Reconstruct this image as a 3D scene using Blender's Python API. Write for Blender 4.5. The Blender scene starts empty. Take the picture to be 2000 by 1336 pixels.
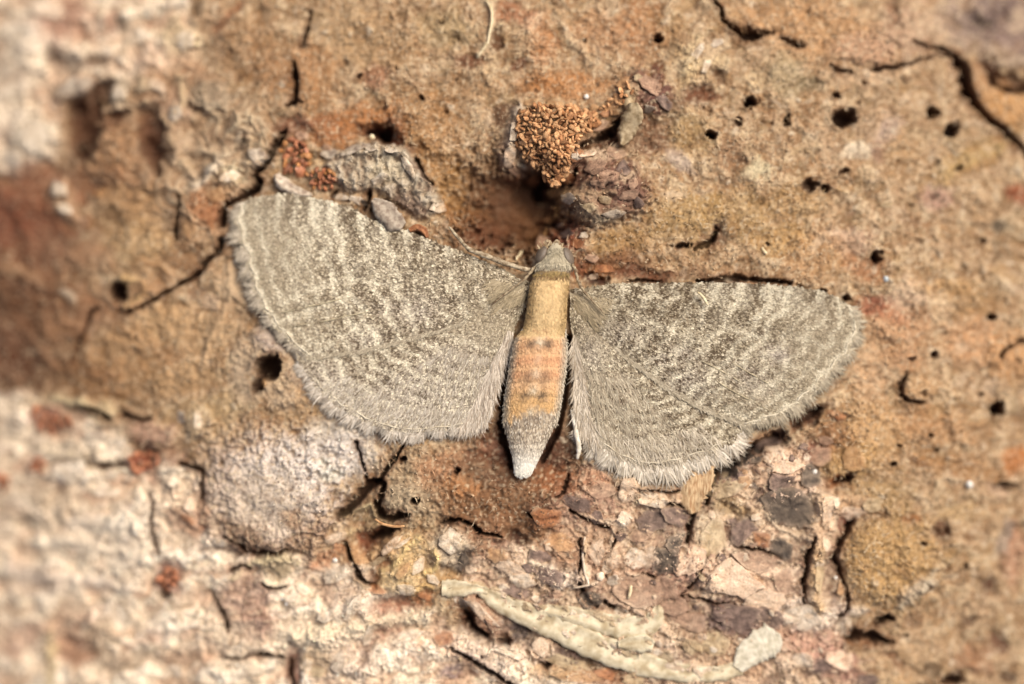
import bpy, math, random
import numpy as np
from mathutils import Vector

random.seed(7)
rng = np.random.default_rng(7)
F = np.float32
scene = bpy.context.scene
COL = scene.collection

# ------------------------------------------------------------------ camera, world, sun, exposure
# One Blender unit is about 1.6 mm of bark: the moth spans 12.5 units.  Bark faces up, camera looks straight down.
D = 45.0                       # camera height over the crown of the log
cam_data = bpy.data.cameras.new('camera')
cam = bpy.data.objects.new('camera', cam_data)
COL.objects.link(cam)
cam.location = (0, 0, D)
cam_data.sensor_fit = 'HORIZONTAL'
cam_data.sensor_width = 400.0
cam_data.lens = 400.0 * D / 20.0
cam_data.clip_start = 1.0
cam_data.clip_end = 500.0
cam_data.dof.use_dof = True
cam_data.dof.focus_distance = D - 0.28
cam_data.dof.aperture_fstop = 0.21
cam_data.dof.aperture_blades = 0
scene.camera = cam

SUN_EL, SUN_AZ = 56.0, 50.0      # elevation, direction to the sun measured from +Y towards +X
world = bpy.data.worlds.new('World')
scene.world = world
world.use_nodes = True
wn = world.node_tree
bg = wn.nodes['Background']
sky = wn.nodes.new('ShaderNodeTexSky')
sky.sky_type = 'NISHITA'
sky.sun_disc = False
sky.sun_elevation = math.radians(SUN_EL)
sky.sun_rotation = math.radians(SUN_AZ)
sky.air_density = 0.6
sky.dust_density = 6.0
sky.ozone_density = 0.3
wn.links.new(sky.outputs['Color'], bg.inputs['Color'])
bg.inputs['Strength'].default_value = 0.05
sun_data = bpy.data.lights.new('sun', 'SUN')
sun_data.energy = 1.5
sun_data.angle = math.radians(32)
sun_data.color = (1.0, 0.93, 0.82)
sun = bpy.data.objects.new('sun', sun_data)
COL.objects.link(sun)
_az, _el = math.radians(SUN_AZ), math.radians(SUN_EL)
_dir = Vector((math.sin(_az) * math.cos(_el), math.cos(_az) * math.cos(_el), math.sin(_el)))
sun.rotation_euler = _dir.to_track_quat('Z', 'Y').to_euler()
sun.location = _dir * 40
scene.view_settings.view_transform = 'Standard'
scene.view_settings.look = 'None'
scene.view_settings.gamma = 1.0
scene.view_settings.exposure = 1.36
scene.view_settings.use_curve_mapping = False
scene.cycles.max_bounces = 6
scene.cycles.diffuse_bounces = 4
scene.cycles.use_denoising = True
scene.cycles.use_adaptive_sampling = False
scene.cycles.sample_clamp_indirect = 4.0

# ------------------------------------------------------------------ numpy helpers
ALB = 0.80                      # colours below are written as they look in daylight; ALB turns them into albedo


def lin(c):
    c = np.asarray(c, F) / F(255)
    return np.where(c <= 0.04045, c / 12.92, ((c + 0.055) / 1.055) ** 2.4).astype(F) * F(ALB)


_G = {}


def _grad(seed):
    g = _G.get(seed)
    if g is None:
        a = np.random.default_rng(900 + seed).random(65536).astype(F) * F(2 * math.pi)
        g = _G[seed] = (np.cos(a), np.sin(a))
    return g


def noise(x, y, seed=0):
    """Gradient noise, roughly -1..1."""
    gx, gy = _grad(seed % 17)
    off = (seed * 7919) & 65535
    xf, yf = np.floor(x), np.floor(y)
    fx, fy = (x - xf).astype(F), (y - yf).astype(F)
    xi, yi = xf.astype(np.int64), yf.astype(np.int64)

    def corner(dx, dy):
        h = (((xi + dx) * 73856093) ^ ((yi + dy) * 19349663) ^ off) & 65535
        return gx[h] * (fx - dx) + gy[h] * (fy - dy)
    u = fx * fx * fx * (fx * (fx * 6 - 15) + 10)
    v = fy * fy * fy * (fy * (fy * 6 - 15) + 10)
    a = corner(0, 0); b = corner(1, 0); c = corner(0, 1); d = corner(1, 1)
    ab = a + u * (b - a)
    cd = c + u * (d - c)
    return (ab + v * (cd - ab)) * F(1.5)


def fbm(x, y, n=3, seed=0, gain=0.5):
    s, a, t = 0, 1.0, 0.0
    for k in range(n):
        s = s + F(a) * noise(x * (2.03 ** k), y * (2.03 ** k), seed + 31 * k)
        t += a
        a *= gain
    return s / F(t)


def worley(x, y, seed=0):
    """F1, F2 and a 0..1 id of the nearest cell."""
    r = np.random.default_rng(5000 + seed)
    jx, jy, cid = (r.random(65536).astype(F) for _ in range(3))
    xf, yf = np.floor(x).astype(np.int64), np.floor(y).astype(np.int64)
    f1 = np.full(x.shape, 9, F); f2 = np.full(x.shape, 9, F); ident = np.zeros(x.shape, F)
    for dy in (-1, 0, 1):
        for dx in (-1, 0, 1):
            h = (((xf + dx) * 73856093) ^ ((yf + dy) * 19349663) ^ (seed * 977)) & 65535
            d = np.hypot(xf + dx + jx[h] - x, yf + dy + jy[h] - y).astype(F)
            near = d < f1
            f2 = np.where(near, f1, np.minimum(f2, d))
            ident = np.where(near, cid[h], ident)
            f1 = np.where(near, d, f1)
    return f1, f2, ident


def sstep(a, b, x):
    t = np.clip((x - a) / (b - a), 0, 1)
    return t * t * (3 - 2 * t)


def mixc(C, m, col):
    return C + m[..., None] * (col - C)


# ------------------------------------------------------------------ the log's broad shape
def base_z(x, y):
    return -1.9 * (np.abs(x - 1.2) / 11.0) ** 2.4 - 0.40 * (np.abs(y + 0.8) / 6.7) ** 2.2


def at(u, v, h=0.0):
    """Point of the log's broad surface (lifted by h) that the photograph shows at pixel u, v of its 2000 x 1336."""
    u = np.asarray(u, float); v = np.asarray(v, float)
    px, py = (u - 1000) / 100.0, (668 - v) / 100.0
    x, y = px, py
    for _ in range(6):
        z = base_z(x, y) + h
        x, y = px * (D - z) / D, py * (D - z) / D
    return x, y, base_z(x, y) + h


# ------------------------------------------------------------------ bark height field: grid
S = 0.0195
def axis(lo, hi, out):
    core = np.arange(lo, hi + S / 2, S)
    steps = np.cumsum(np.geomspace(S * 1.3, 1.2, 26))
    steps = steps[steps < out]
    return np.concatenate([(lo - steps)[::-1], core, hi + steps])
xs = axis(-11.3, 11.1, 10.5)
ys = axis(-7.5, 7.4, 9.5)
NX, NY = len(xs), len(ys)
X, Y = np.meshgrid(xs.astype(F), ys.astype(F))
Z0 = base_z(X, Y).astype(F)
U = (1000 + 100 * X * D / (D - Z0)).astype(F)
V = (668 - 100 * Y * D / (D - Z0)).astype(F)
H = np.zeros_like(X)

n60 = noise(U / 60, V / 60, 1); n60b = noise(U / 60, V / 60, 2)
n22 = noise(U / 22, V / 22, 3); n22b = noise(U / 22, V / 22, 4)
n8 = noise(U / 8, V / 8, 5); n8b = noise(U / 8, V / 8, 6)
n200 = fbm(U / 210, V / 210, 2, 7)
n4 = noise(U / 4.3, V / 4.3, 8)
WU = U + 12 * n60 + 7 * n22 + 2.5 * n8          # for soft patches
WV = V + 12 * n60b + 7 * n22b + 2.5 * n8b
CU = U + 3.5 * n22 + 2.2 * n8                   # for cracks and holes
CV = V + 3.5 * n22b + 2.2 * n8b


def win(u0, v0, u1, v1):
    cu = [at(u0, v0), at(u1, v0), at(u0, v1), at(u1, v1)]
    x0 = min(c[0] for c in cu) - .1; x1 = max(c[0] for c in cu) + .1
    y0 = min(c[1] for c in cu) - .1; y1 = max(c[1] for c in cu) + .1
    i0, i1 = np.searchsorted(xs, [x0, x1]); j0, j1 = np.searchsorted(ys, [y0, y1])
    return slice(max(j0, 0), max(j1, j0 + 1)), slice(max(i0, 0), max(i1, i0 + 1))


def blob(cx, cy, rx, ry, rot=0, soft=.35, rag=.25, crisp=False):
    r = max(rx, ry) * (1.3 + soft + rag) + 30
    sl = win(cx - r, cy - r, cx + r, cy + r)
    a, b = (CU, CV) if crisp else (WU, WV)
    du, dv = a[sl] - cx, b[sl] - cy
    c, s = math.cos(math.radians(rot)), math.sin(math.radians(rot))
    d = np.hypot((du * c + dv * s) / rx, (-du * s + dv * c) / ry)
    d = d + rag * (0.6 * n22[sl] + 0.5 * n8[sl])
    return sl, sstep(1 + soft, 1 - soft, d), d


def seg_dist(a, b, pts):
    best = np.full(a.shape, 1e9, F); tt = np.zeros(a.shape, F)
    n = len(pts) - 1
    for k in range(n):
        (x0, y0), (x1, y1) = pts[k][:2], pts[k + 1][:2]
        ex, ey = x1 - x0, y1 - y0
        L2 = ex * ex + ey * ey + 1e-6
        t = np.clip(((a - x0) * ex + (b - y0) * ey) / L2, 0, 1)
        d = np.hypot(a - x0 - t * ex, b - y0 - t * ey)
        m = d < best
        best = np.where(m, d, best); tt = np.where(m, k + t, tt)
    return best, tt


def poly_mask(pts, soft=18, rough=1.0):
    """Soft, ragged inside mask of a polygon in photo pixels."""
    a, b = U + rough * (WU - U) * 1.3, V + rough * (WV - V) * 1.3
    d, _ = seg_dist(a, b, list(pts) + [pts[0]])
    inside = np.zeros(a.shape, bool)
    for k in range(len(pts)):
        (x0, y0), (x1, y1) = pts[k], pts[(k + 1) % len(pts)]
        if y0 == y1:
            continue
        cond = (y0 > b) != (y1 > b)
        inside ^= cond & (a < (x1 - x0) * (b - y0) / (y1 - y0) + x0)
    d = np.where(inside, d, -d)
    return sstep(-soft, soft, d)


# ------------------------------------------------------------------ bark colour and relief, from broad to fine
# strand texture of the smooth tan bark: short wavy fibres whose direction wanders
ang = 1.6 * n200 + 0.9 * n60
ca, sa = np.cos(ang), np.sin(ang)
fu, fv = U * ca + V * sa, -U * sa + V * ca
strand = noise(fu / 17 + n22 * .8, fv / 5.2 + n22b * .8, 21)
strand2 = noise(fu / 9 + n8 * .5, fv / 3.6, 22)
gran = fbm(U / 7.5, V / 7.5, 2, 23)
mott = fbm(WU / 38, WV / 38, 3, 24)
mott2 = fbm(WU / 120, WV / 120, 3, 25)

tan0, tan1, tan2, tan3 = lin((172, 134, 96)), lin((144, 104, 68)), lin((204, 172, 134)), lin((104, 72, 46))
C = np.empty(X.shape + (3,), F)
C[:] = tan0
patchy = fbm(WU / 75, WV / 75, 3, 27)
spotty = sstep(-.1, .5, fbm(U / 48, V / 48, 2, 28))
C = mixc(C, np.clip(.5 + 1.4 * mott2, 0, 1) * .65, tan1)
C = mixc(C, sstep(.1, .5, fbm(WU / 95, WV / 95, 3, 29)) * .45, lin((176, 138, 88)))
C = mixc(C, sstep(.1, .5, patchy) * .40, lin((190, 158, 128)))
C = mixc(C, sstep(.1, .5, -patchy) * .60, lin((142, 120, 86)))
C = mixc(C, sstep(.0, .42, mott) * .75, lin((214, 186, 150)))
C = mixc(C, sstep(.0, .45, -mott) * .70, lin((134, 96, 62)))
C = mixc(C, sstep(.1, .45, fbm(WU / 19, WV / 19, 2, 82)) * .45, lin((206, 176, 142)))
C = mixc(C, sstep(.1, .45, -fbm(WU / 19, WV / 19, 2, 82)) * .45, lin((122, 86, 56)))
C = mixc(C, sstep(.08, .6, strand) * .42, tan2)
C = mixc(C, sstep(.10, .5, -strand2) * .30, tan3)
C = mixc(C, sstep(.05, .55, gran) * (.25 + .45 * spotty), tan3)
C = mixc(C, sstep(.05, .55, -gran) * .45, lin((222, 194, 152)))
C = mixc(C, sstep(.25, .7, noise(U / 13, V / 13, 26)) * .30, lin((150, 122, 84)))
C = mixc(C, sstep(.42, .62, noise(U / 17, V / 17, 30)) * sstep(.0, .3, -mott2) * .55, lin((96, 62, 40)))
C = mixc(C, sstep(.45, .65, noise(U / 21 + 9, V / 21, 30)) * .45, lin((222, 200, 172)))
rough = sstep(-.5, .6, fbm(U / 85, V / 85, 2, 32))
H += .060 * mott + .12 * mott2 + (.022 * strand + .014 * strand2 + .014 * gran) * (.35 + .9 * rough) + .035 * fbm(WU / 27, WV / 24, 2, 34) - .05 * sstep(.42, .7, noise(U / 17, V / 17, 30)) * spotty


def paint(cx, cy, rx, ry, rot, col, a, soft=.45, rag=.35, h=0.0, crisp=False):
    global C
    sl, m, _ = blob(cx, cy, rx, ry, rot, soft, rag, crisp)
    if col is not None:
        C[sl] = mixc(C[sl], m * a, lin(col))
    if h:
        H[sl] += h * m


# --- cream corky bark: upper left and lower left
cream_p = poly_mask([(-700, -500), (362, -500), (372, 20), (392, 75), (385, 118), (305, 128), (250, 160), (205, 165),
                     (178, 190), (128, 205), (112, 250), (118, 305), (60, 335), (0, 330), (-700, 420)], 16)
low_p = poly_mask([(-700, 740), (0, 762), (80, 772), (160, 800), (250, 842), (262, 905), (330, 900), (392, 935), (410, 1010),
                   (470, 1080), (560, 1090), (640, 1085), (720, 1110), (752, 1170), (850, 1195), (905, 1235), (980, 1262),
                   (1180, 1300), (1260, 1345), (1600, 1800), (-700, 1800)], 16)
cream = np.maximum(cream_p, low_p)
ru, rv = WU * .97 + WV * -.22, WV * .97 + WU * .22
lump = fbm(ru / 105, rv / 48, 3, 41, .42)
lump2 = fbm(WU / 24, WV / 17, 3, 42)
rid = 1 - np.abs(noise(WU / 52, WV / 30, 43)) * 1.9
streak = noise((WU * .93 - WV * .36) / 70 + n60 * .9, (WV * .93 + WU * .36) / 22 + n60b * 1.3, 44)
Cc = np.empty_like(C)
Cc[:] = lin((228, 208, 180))
Cc = mixc(Cc, sstep(-.05, .5, lump) * .75, lin((243, 228, 206)))
Cc = mixc(Cc, sstep(.02, .4, -lump) * .85, lin((196, 162, 132)))
Cc = mixc(Cc, sstep(.12, .5, fbm(ru / 60, rv / 34, 2, 46)) * .6, lin((188, 148, 120)))
Cc = mixc(Cc, sstep(.15, .55, -lump2) * .40, lin((168, 136, 108)))
Cc = mixc(Cc, sstep(.2, .6, noise(WU / 75, WV / 75, 45)) * .38, lin((196, 160, 136)))
Cc = mixc(Cc, sstep(.1, .6, streak) * .35, lin((240, 226, 204)))
Cc = mixc(Cc, sstep(.3, .7, -streak) * .35, lin((150, 124, 98)))
Cc = mixc(Cc, sstep(.25, .6, gran) * .25, lin((172, 140, 110)))
Cc = Cc * np.array([1.16, 1.15, 1.14], F)
C = C + cream[..., None] * (Cc - C)
H += cream * (.17 * lump + .03 * lump2 + .02 * streak)

# --- scaly cork plates below the moth
cork = poly_mask([(1085, 925), (1150, 905), (1230, 935), (1330, 940), (1400, 905), (1510, 860), (1590, 862), (1608, 930),
                  (1640, 985), (1655, 1040), (1640, 1110), (1655, 1190), (1660, 1290), (1700, 1345), (1660, 1800), (1250, 1800),
                  (1230, 1330), (1000, 1290), (905, 1215), (880, 1120), (960, 1060), (1060, 1050), (1100, 1000)], 14)
f1, f2, ident = worley(WU / 40 + .15 * n8, WV / 34, 3)
g1, g2, ident2 = worley(CU / 15, CV / 13, 4)
cell = sstep(.02, .20, f2 - f1)
cell2 = sstep(.02, .22, g2 - g1)
Ck = np.empty_like(C)
Ck[:] = lin((208, 180, 148))
for lo, hi, col in ((.0, .16, (118, 90, 78)), (.16, .32, (180, 144, 118)), (.32, .5, (212, 182, 152)), (.5, .66, (224, 196, 170)),
                    (.66, .78, (196, 158, 128)), (.78, .9, (200, 168, 140)), (.9, 1.01, (132, 104, 90))):
    Ck = mixc(Ck, ((ident >= lo) & (ident < hi)).astype(F) * .75, lin(col))
Ck = mixc(Ck, (ident2 < .2).astype(F) * cell2 * .55, lin((124, 92, 76)))
Ck = mixc(Ck, (ident2 > .72).astype(F) * cell2 * .55, lin((228, 204, 176)))
Ck = mixc(Ck, (1 - cell) * .55, lin((214, 186, 156)))
Ck = mixc(Ck, sstep(.15, .6, gran) * .35, lin((140, 104, 78)))
Ck = mixc(Ck, sstep(.2, .6, strand) * .30, lin((226, 200, 172)))
C = C + cork[..., None] * (Ck - C)
H += cork * (.07 * (ident - .5) * cell + .06 * cell + .05 * cell2 * (ident2 - .3) + .13 * fbm(U / 90, V / 90, 2, 51) + .02 * gran - .06)

# --- knobbly grey-beige zone between the cream bark and the wing, with thin curly ridges
knob = poly_mask([(280, 150), (392, 110), (420, 170), (470, 180), (540, 262), (530, 300), (470, 380), (440, 430), (330, 440),
                  (200, 420), (120, 330), (150, 240)], 22)
curl = np.abs(fbm(WU / 46 + .8 * n60, WV / 40, 2, 61))
Ckn = np.empty_like(C); Ckn[:] = lin((168, 134, 102))
Ckn = mixc(Ckn, sstep(.16, .02, curl) * .8, lin((214, 190, 158)))
Ckn = mixc(Ckn, sstep(.25, .6, curl) * .6, lin((128, 98, 72)))
Ckn = mixc(Ckn, sstep(.1, .6, gran) * .3, lin((120, 84, 60)))
Ckn = mixc(Ckn, sstep(.0, .5, mott) * .4, lin((190, 166, 138)))
C = C + (knob * .85)[..., None] * (Ckn - C)
H += knob * (.06 * sstep(.2, .0, curl) + .16 * fbm(U / 70, V / 70, 2, 62))

# lumpy, ridged ground swell
swell = 1 - 2.2 * np.abs(fbm(WU / 85, WV / 70, 2, 83))
H += (1 - .7 * cork) * (.10 * fbm(WU / 150, WV / 130, 2, 84) + .07 * swell * (.4 + rough))
C = mixc(C, (1 - np.maximum(cream, cork)) * sstep(.45, .95, swell) * .30, lin((206, 176, 142)))

# --- soft patches: (cx, cy, rx, ry, rotation, colour, opacity[, height])
P = [
    # left side, brown and red-brown
    (20, 480, 150, 150, 0, (128, 84, 56), .75, .0), (10, 420, 75, 60, 0, (140, 80, 56), .6), (5, 660, 70, 110, 0, (92, 56, 36), .75, -.15),
    (90, 600, 120, 70, 10, (150, 110, 76), .5), (60, 560, 60, 14, 10, (96, 62, 40), .6), (120, 490, 60, 30, 20, (150, 118, 92), .5),
    (60, 715, 90, 40, 5, (110, 70, 46), .6), (180, 760, 90, 20, 5, (128, 88, 58), .6), (40, 530, 40, 12, 15, (180, 140, 104), .6),
    (130, 575, 12, 10, 0, (224, 200, 170), .9, .03), (55, 690, 12, 6, 0, (214, 184, 150), .8), (15, 640, 12, 9, 0, (190, 150, 116), .7),
    (150, 150, 50, 30, 0, (170, 128, 102), .0), (120, 40, 55, 42, 10, (176, 128, 102), .7, -.04), (215, 40, 14, 25, 20, (150, 100, 76), .6, -.03),
    (235, 50, 10, 12, 0, (92, 66, 50), .6, -.1), (105, 112, 20, 16, 0, (116, 94, 78), .75, -.10), (185, 118, 22, 18, 0, (112, 88, 68), .75, -.10),
    (150, 128, 45, 22, 0, (150, 126, 104), .6), (70, 275, 46, 42, 0, (222, 206, 182), .8, .22), (150, 175, 52, 24, -8, (196, 168, 138), .7, .18),
    (140, 160, 14, 10, 0, (132, 110, 96), .6), (20, 160, 50, 60, 0, (216, 196, 170), .5, .08), (15, 310, 36, 26, 0, (226, 204, 176), .7, .1),
    (262, 80, 30, 30, 0, (222, 200, 170), .5, .06), (355, 75, 40, 36, 30, (222, 196, 156), .75, .10), (372, 98, 9, 6, 0, (120, 84, 56), .6, -.06),
    (330, 130, 90, 35, 20, (186, 140, 106), .45, .0), (235, 180, 26, 26, 0, (226, 206, 178), .7, .12),
    # grooves in the upper left plate
    (168, 225, 30, 62, 8, (132, 88, 58), .8, -.30), (152, 215, 14, 36, 6, (88, 50, 32), .8, -.25), (195, 178, 22, 12, -30, (100, 62, 42), .7, -.22),
    (160, 296, 12, 22, -35, (58, 36, 24), .8, -.30), (232, 222, 16, 10, -10, (96, 58, 38), .8, -.18), (295, 250, 24, 44, -10, (120, 76, 52), .75, -.22),
    (297, 300, 14, 30, -8, (78, 48, 32), .8, -.26), (225, 290, 46, 60, 0, (176, 132, 92), .6, .08), (190, 372, 14, 10, 0, (206, 150, 92), .8, .03),
    (255, 400, 60, 50, 0, (182, 142, 98), .7, .06), (120, 370, 26, 24, 0, (212, 186, 148), .8, .14), (125, 405, 26, 20, 30, (220, 194, 158), .7, .12),
    (165, 360, 22, 30, 0, (128, 84, 60), .7, -.08), (70, 345, 70, 26, 5, (150, 96, 70), .6, -.06), (270, 470, 70, 40, 0, (196, 158, 112), .55, .05),
    (225, 340, 55, 20, 0, (170, 118, 80), .5), (330, 215, 40, 40, 0, (186, 148, 124), .4), (415, 185, 40, 26, 0, (158, 140, 118), .5, .05),
    (440, 270, 46, 26, 10, (142, 114, 90), .6), (468, 285, 14, 10, 0, (86, 66, 52), .7, -.07), (375, 210, 18, 8, 25, (84, 56, 40), .7, -.12),
    (405, 335, 40, 16, -30, (226, 204, 178), .75, .10), (385, 345, 8, 14, 0, (60, 42, 32), .7, -.14), (455, 345, 34, 20, -10, (224, 206, 172), .7, .12),
    (510, 300, 30, 28, 0, (180, 154, 122), .6, .12), (410, 400, 40, 46, 10, (166, 112, 74), .7, .10), (435, 360, 30, 26, 0, (196, 160, 122), .5, .05),
    (380, 455, 30, 36, 0, (190, 152, 116), .6, .08), (360, 500, 40, 30, 0, (148, 108, 74), .6), (300, 520, 40, 24, 0, (172, 132, 92), .5),
    # tan plate left of the wing
    (300, 680, 120, 70, -10, (190, 150, 106), .4, .08), (240, 740, 130, 60, 10, (156, 114, 74), .5, .0), (330, 690, 40, 22, 10, (150, 108, 74), .4),
    (440, 580, 44, 60, 0, (176, 140, 104), .4), (410, 590, 16, 16, 0, (216, 184, 154), .6, .06), (385, 565, 20, 16, 0, (150, 118, 96), .5),
    (540, 660, 40, 34, 10, (178, 158, 144), .8, .12), (560, 680, 18, 12, 30, (104, 80, 74), .6, -.04), (520, 640, 18, 14, 0, (190, 168, 150), .5),
    (470, 770, 30, 60, 0, (188, 166, 140), .5), (440, 800, 50, 30, 0, (186, 154, 108), .5), (600, 730, 40, 30, 0, (170, 148, 130), .5),
    (590, 790, 46, 40, 0, (184, 150, 112), .6, .06), (635, 800, 26, 34, 20, (172, 136, 92), .6), (650, 850, 60, 44, 0, (206, 192, 176), .7, .05),
    (700, 880, 44, 40, 0, (208, 192, 176), .75, .04), (390, 820, 22, 30, 5, (212, 188, 158), .8, .14), (370, 800, 60, 16, 5, (190, 160, 120), .5),
    (420, 840, 60, 26, 0, (180, 148, 110), .5), (300, 848, 46, 26, 0, (176, 136, 116), .6, .08), (285, 885, 24, 16, 0, (96, 62, 52), .8, -.12),
    (335, 890, 30, 20, 0, (160, 118, 96), .5), (275, 905, 28, 20, 10, (150, 72, 52), .8, .02), (140, 790, 90, 14, 4, (196, 170, 130), .6, .06),
    (90, 815, 30, 26, 20, (160, 84, 62), .55, .02), (75, 905, 18, 16, 0, (176, 96, 76), .5), (190, 905, 60, 9, 4, (120, 96, 66), .6, -.10),
    (150, 880, 80, 24, 4, (206, 186, 158), .5, .06), (80, 960, 60, 22, 10, (176, 150, 120), .4), (140, 925, 30, 24, 0, (238, 224, 204), .7, .1),
    # grey dome
    (520, 965, 128, 112, 12, (208, 186, 170), .85, .28), (560, 930, 90, 70, 10, (222, 206, 194), .75, .04), (520, 980, 80, 60, 0, (210, 188, 166), .6),
    (640, 895, 60, 44, 0, (224, 210, 200), .75), (575, 1010, 20, 16, 0, (150, 112, 78), .6), (480, 1045, 60, 22, 25, (128, 94, 66), .6),
    (600, 1050, 50, 26, -20, (162, 126, 98), .5), (630, 905, 10, 8, 0, (236, 228, 214), .8, .02), (648, 925, 24, 12, 0, (222, 214, 200), .7),
    (395, 1000, 14, 40, 0, (150, 92, 62), .6, -.1), (385, 1000, 24, 24, 0, (196, 150, 122), .5, .08), (360, 1020, 40, 20, 20, (182, 120, 86), .6, .03),
    (340, 935, 22, 22, 0, (220, 204, 180), .7, .10), (500, 1078, 90, 9, 4, (96, 60, 38), .6, -.08),  # last: shade under the dome's lower rim, painted in
    # tan plate at the foot of the abdomen and the rusty bark round it
    (820, 945, 74, 66, 0, (166, 140, 110), .75, .16), (790, 975, 40, 34, 0, (182, 160, 132), .6, .02), (870, 915, 50, 40, 0, (176, 124, 88), .6),
    (900, 985, 60, 44, 20, (140, 98, 66), .7, .06), (985, 975, 90, 54, 0, (130, 90, 60), .8, .06), (1060, 1000, 34, 34, 0, (118, 82, 60), .8, .14),
    (1000, 910, 120, 40, 0, (108, 74, 52), .7, -.10), (960, 870, 50, 40, 0, (110, 66, 44), .7, -.14), (1085, 890, 40, 60, 10, (96, 62, 46), .8, -.14),
    (1000, 1030, 80, 30, 10, (134, 92, 62), .7), (930, 1060, 60, 30, 10, (150, 108, 82), .6, .08), (1090, 940, 50, 30, 0, (150, 92, 54), .6, .04),
    (970, 870, 40, 10, -10, (186, 132, 102), .6), (1010, 1050, 20, 14, 0, (70, 40, 26), .8, -.14), (900, 950, 30, 20, 0, (186, 130, 84), .5),
    # yellow fibrous curls
    (760, 1100, 80, 56, 25, (186, 148, 104), .8, .02), (800, 1090, 40, 50, 30, (214, 180, 132), .6, .08), (780, 1140, 40, 26, 0, (220, 190, 144), .6, .10),
    (715, 1060, 22, 30, 10, (130, 68, 42), .8, -.12), (770, 1065, 30, 12, -30, (196, 158, 120), .6, .06), (740, 1120, 16, 40, 20, (128, 74, 46), .7, -.12),
    (690, 1085, 26, 20, 0, (204, 160, 116), .7, .08), (800, 1170, 40, 20, -10, (150, 90, 54), .6, -.05), (755, 1205, 34, 46, 10, (160, 104, 78), .65, -.04),
    (640, 1085, 40, 16, -20, (190, 130, 90), .6), (690, 1170, 46, 70, 10, (222, 200, 176), .5, .06), (880, 1065, 40, 34, 10, (204, 182, 156), .8, .16),
    (905, 1096, 18, 26, 20, (92, 80, 74), .8, -.10), (870, 1130, 40, 22, 0, (180, 140, 90), .5),
    # lower left brown stains
    (150, 1265, 42, 40, -30, (170, 122, 92), .65, -.05), (40, 1250, 50, 26, -30, (178, 130, 104), .5), (200, 1240, 30, 46, 10, (170, 140, 108), .45),
    (85, 1130, 40, 24, 10, (172, 136, 108), .55), (110, 1000, 60, 40, 0, (190, 164, 134), .45), (30, 1010, 40, 20, 20, (158, 132, 104), .5, -.06),
    (330, 1130, 28, 30, 0, (152, 96, 78), .7, -.05), (325, 1160, 12, 8, 0, (60, 46, 36), .7, -.14), (480, 1165, 50, 50, 20, (172, 134, 112), .65, .05),
    (540, 1105, 30, 24, 0, (148, 130, 100), .7, .06), (500, 1220, 44, 26, -10, (158, 116, 98), .6), (570, 1300, 16, 40, 0, (140, 84, 64), .7, -.12),
    (100, 1290, 11, 60, 0, (230, 204, 150), .5, .06), (250, 1290, 60, 16, -15, (176, 150, 122), .5, -.06), (345, 1000, 60, 60, 0, (216, 190, 160), .4),
    (230, 1060, 110, 60, 5, (236, 220, 196), .55, .10), (600, 1240, 60, 40, 0, (232, 214, 186), .5, .06), (440, 1230, 60, 40, 40, (228, 206, 178), .5, .05),
    (200, 1170, 14, 7, 0, (110, 100, 88), .6, -.08), (560, 1180, 12, 16, 0, (90, 80, 68), .5, -.08), (620, 1290, 30, 30, 0, (190, 164, 130), .6),
    (700, 1290, 50, 30, 30, (216, 192, 170), .5, .08), (720, 1270, 16, 30, 10, (150, 124, 110), .5, -.06), (880, 1310, 24, 20, 0, (140, 122, 118), .7),
    # below the pale stalk, its shadows painted as dark patches
    (930, 1200, 50, 22, 38, (196, 158, 128), .7, .10), (960, 1215, 40, 14, 38, (152, 112, 88), .6, .04), (1010, 1235, 36, 20, 30, (96, 82, 78), .75, -.04),
    (910, 1210, 14, 34, -15, (72, 44, 28), .8, -.22), (945, 1240, 26, 12, 30, (60, 34, 22), .8, -.26), (1110, 1280, 60, 20, 15, (108, 90, 82), .7, -.05),
    (1180, 1300, 40, 16, 20, (134, 104, 78), .6, -.10), (960, 1265, 90, 26, 20, (232, 206, 180), .6, .12), (1060, 1270, 24, 22, 0, (226, 196, 166), .7, .14),
    (1190, 1325, 60, 14, 0, (140, 90, 56), .6), (1090, 1310, 60, 14, -10, (192, 160, 118), .6, .05),
    # top centre
    (690, 240, 90, 36, -15, (172, 108, 56), .65), (740, 262, 40, 18, 10, (84, 44, 26), .9, -.28), (770, 250, 40, 22, -15, (116, 62, 36), .7, -.06),
    (810, 290, 22, 14, 30, (96, 56, 36), .7, -.12), (620, 250, 60, 26, 0, (150, 96, 60), .5), (575, 245, 40, 22, 0, (128, 80, 60), .6, -.04),
    (960, 110, 14, 50, 0, (206, 178, 140), .4), (920, 120, 34, 12, 0, (110, 66, 42), .75, -.06), (965, 76, 16, 20, 20, (104, 66, 40), .8, -.08),
    (1045, 40, 24, 12, -40, (220, 186, 152), .7, .03), (1060, 80, 30, 50, 0, (184, 124, 78), .5), (1000, 30, 40, 22, 0, (156, 92, 60), .5),
    (985, 232, 22, 26, 0, (96, 64, 42), .8, -.08), (1012, 128, 12, 14, 0, (104, 62, 40), .7), (1285, 138, 14, 12, 0, (100, 58, 38), .8, -.06),
    (1180, 60, 60, 40, 0, (190, 140, 100), .4), (1250, 60, 50, 60, 0, (170, 116, 74), .5), (1100, 165, 90, 26, 0, (180, 118, 64), .6), (900, 180, 60, 40, 0, (156, 120, 84), .5),
    (740, 90, 80, 50, 0, (166, 128, 88), .5), (680, 60, 70, 60, 0, (186, 150, 108), .4), (870, 60, 50, 40, 0, (170, 144, 104), .5), (740, 150, 30, 22, 0, (150, 96, 66), .6),
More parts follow.
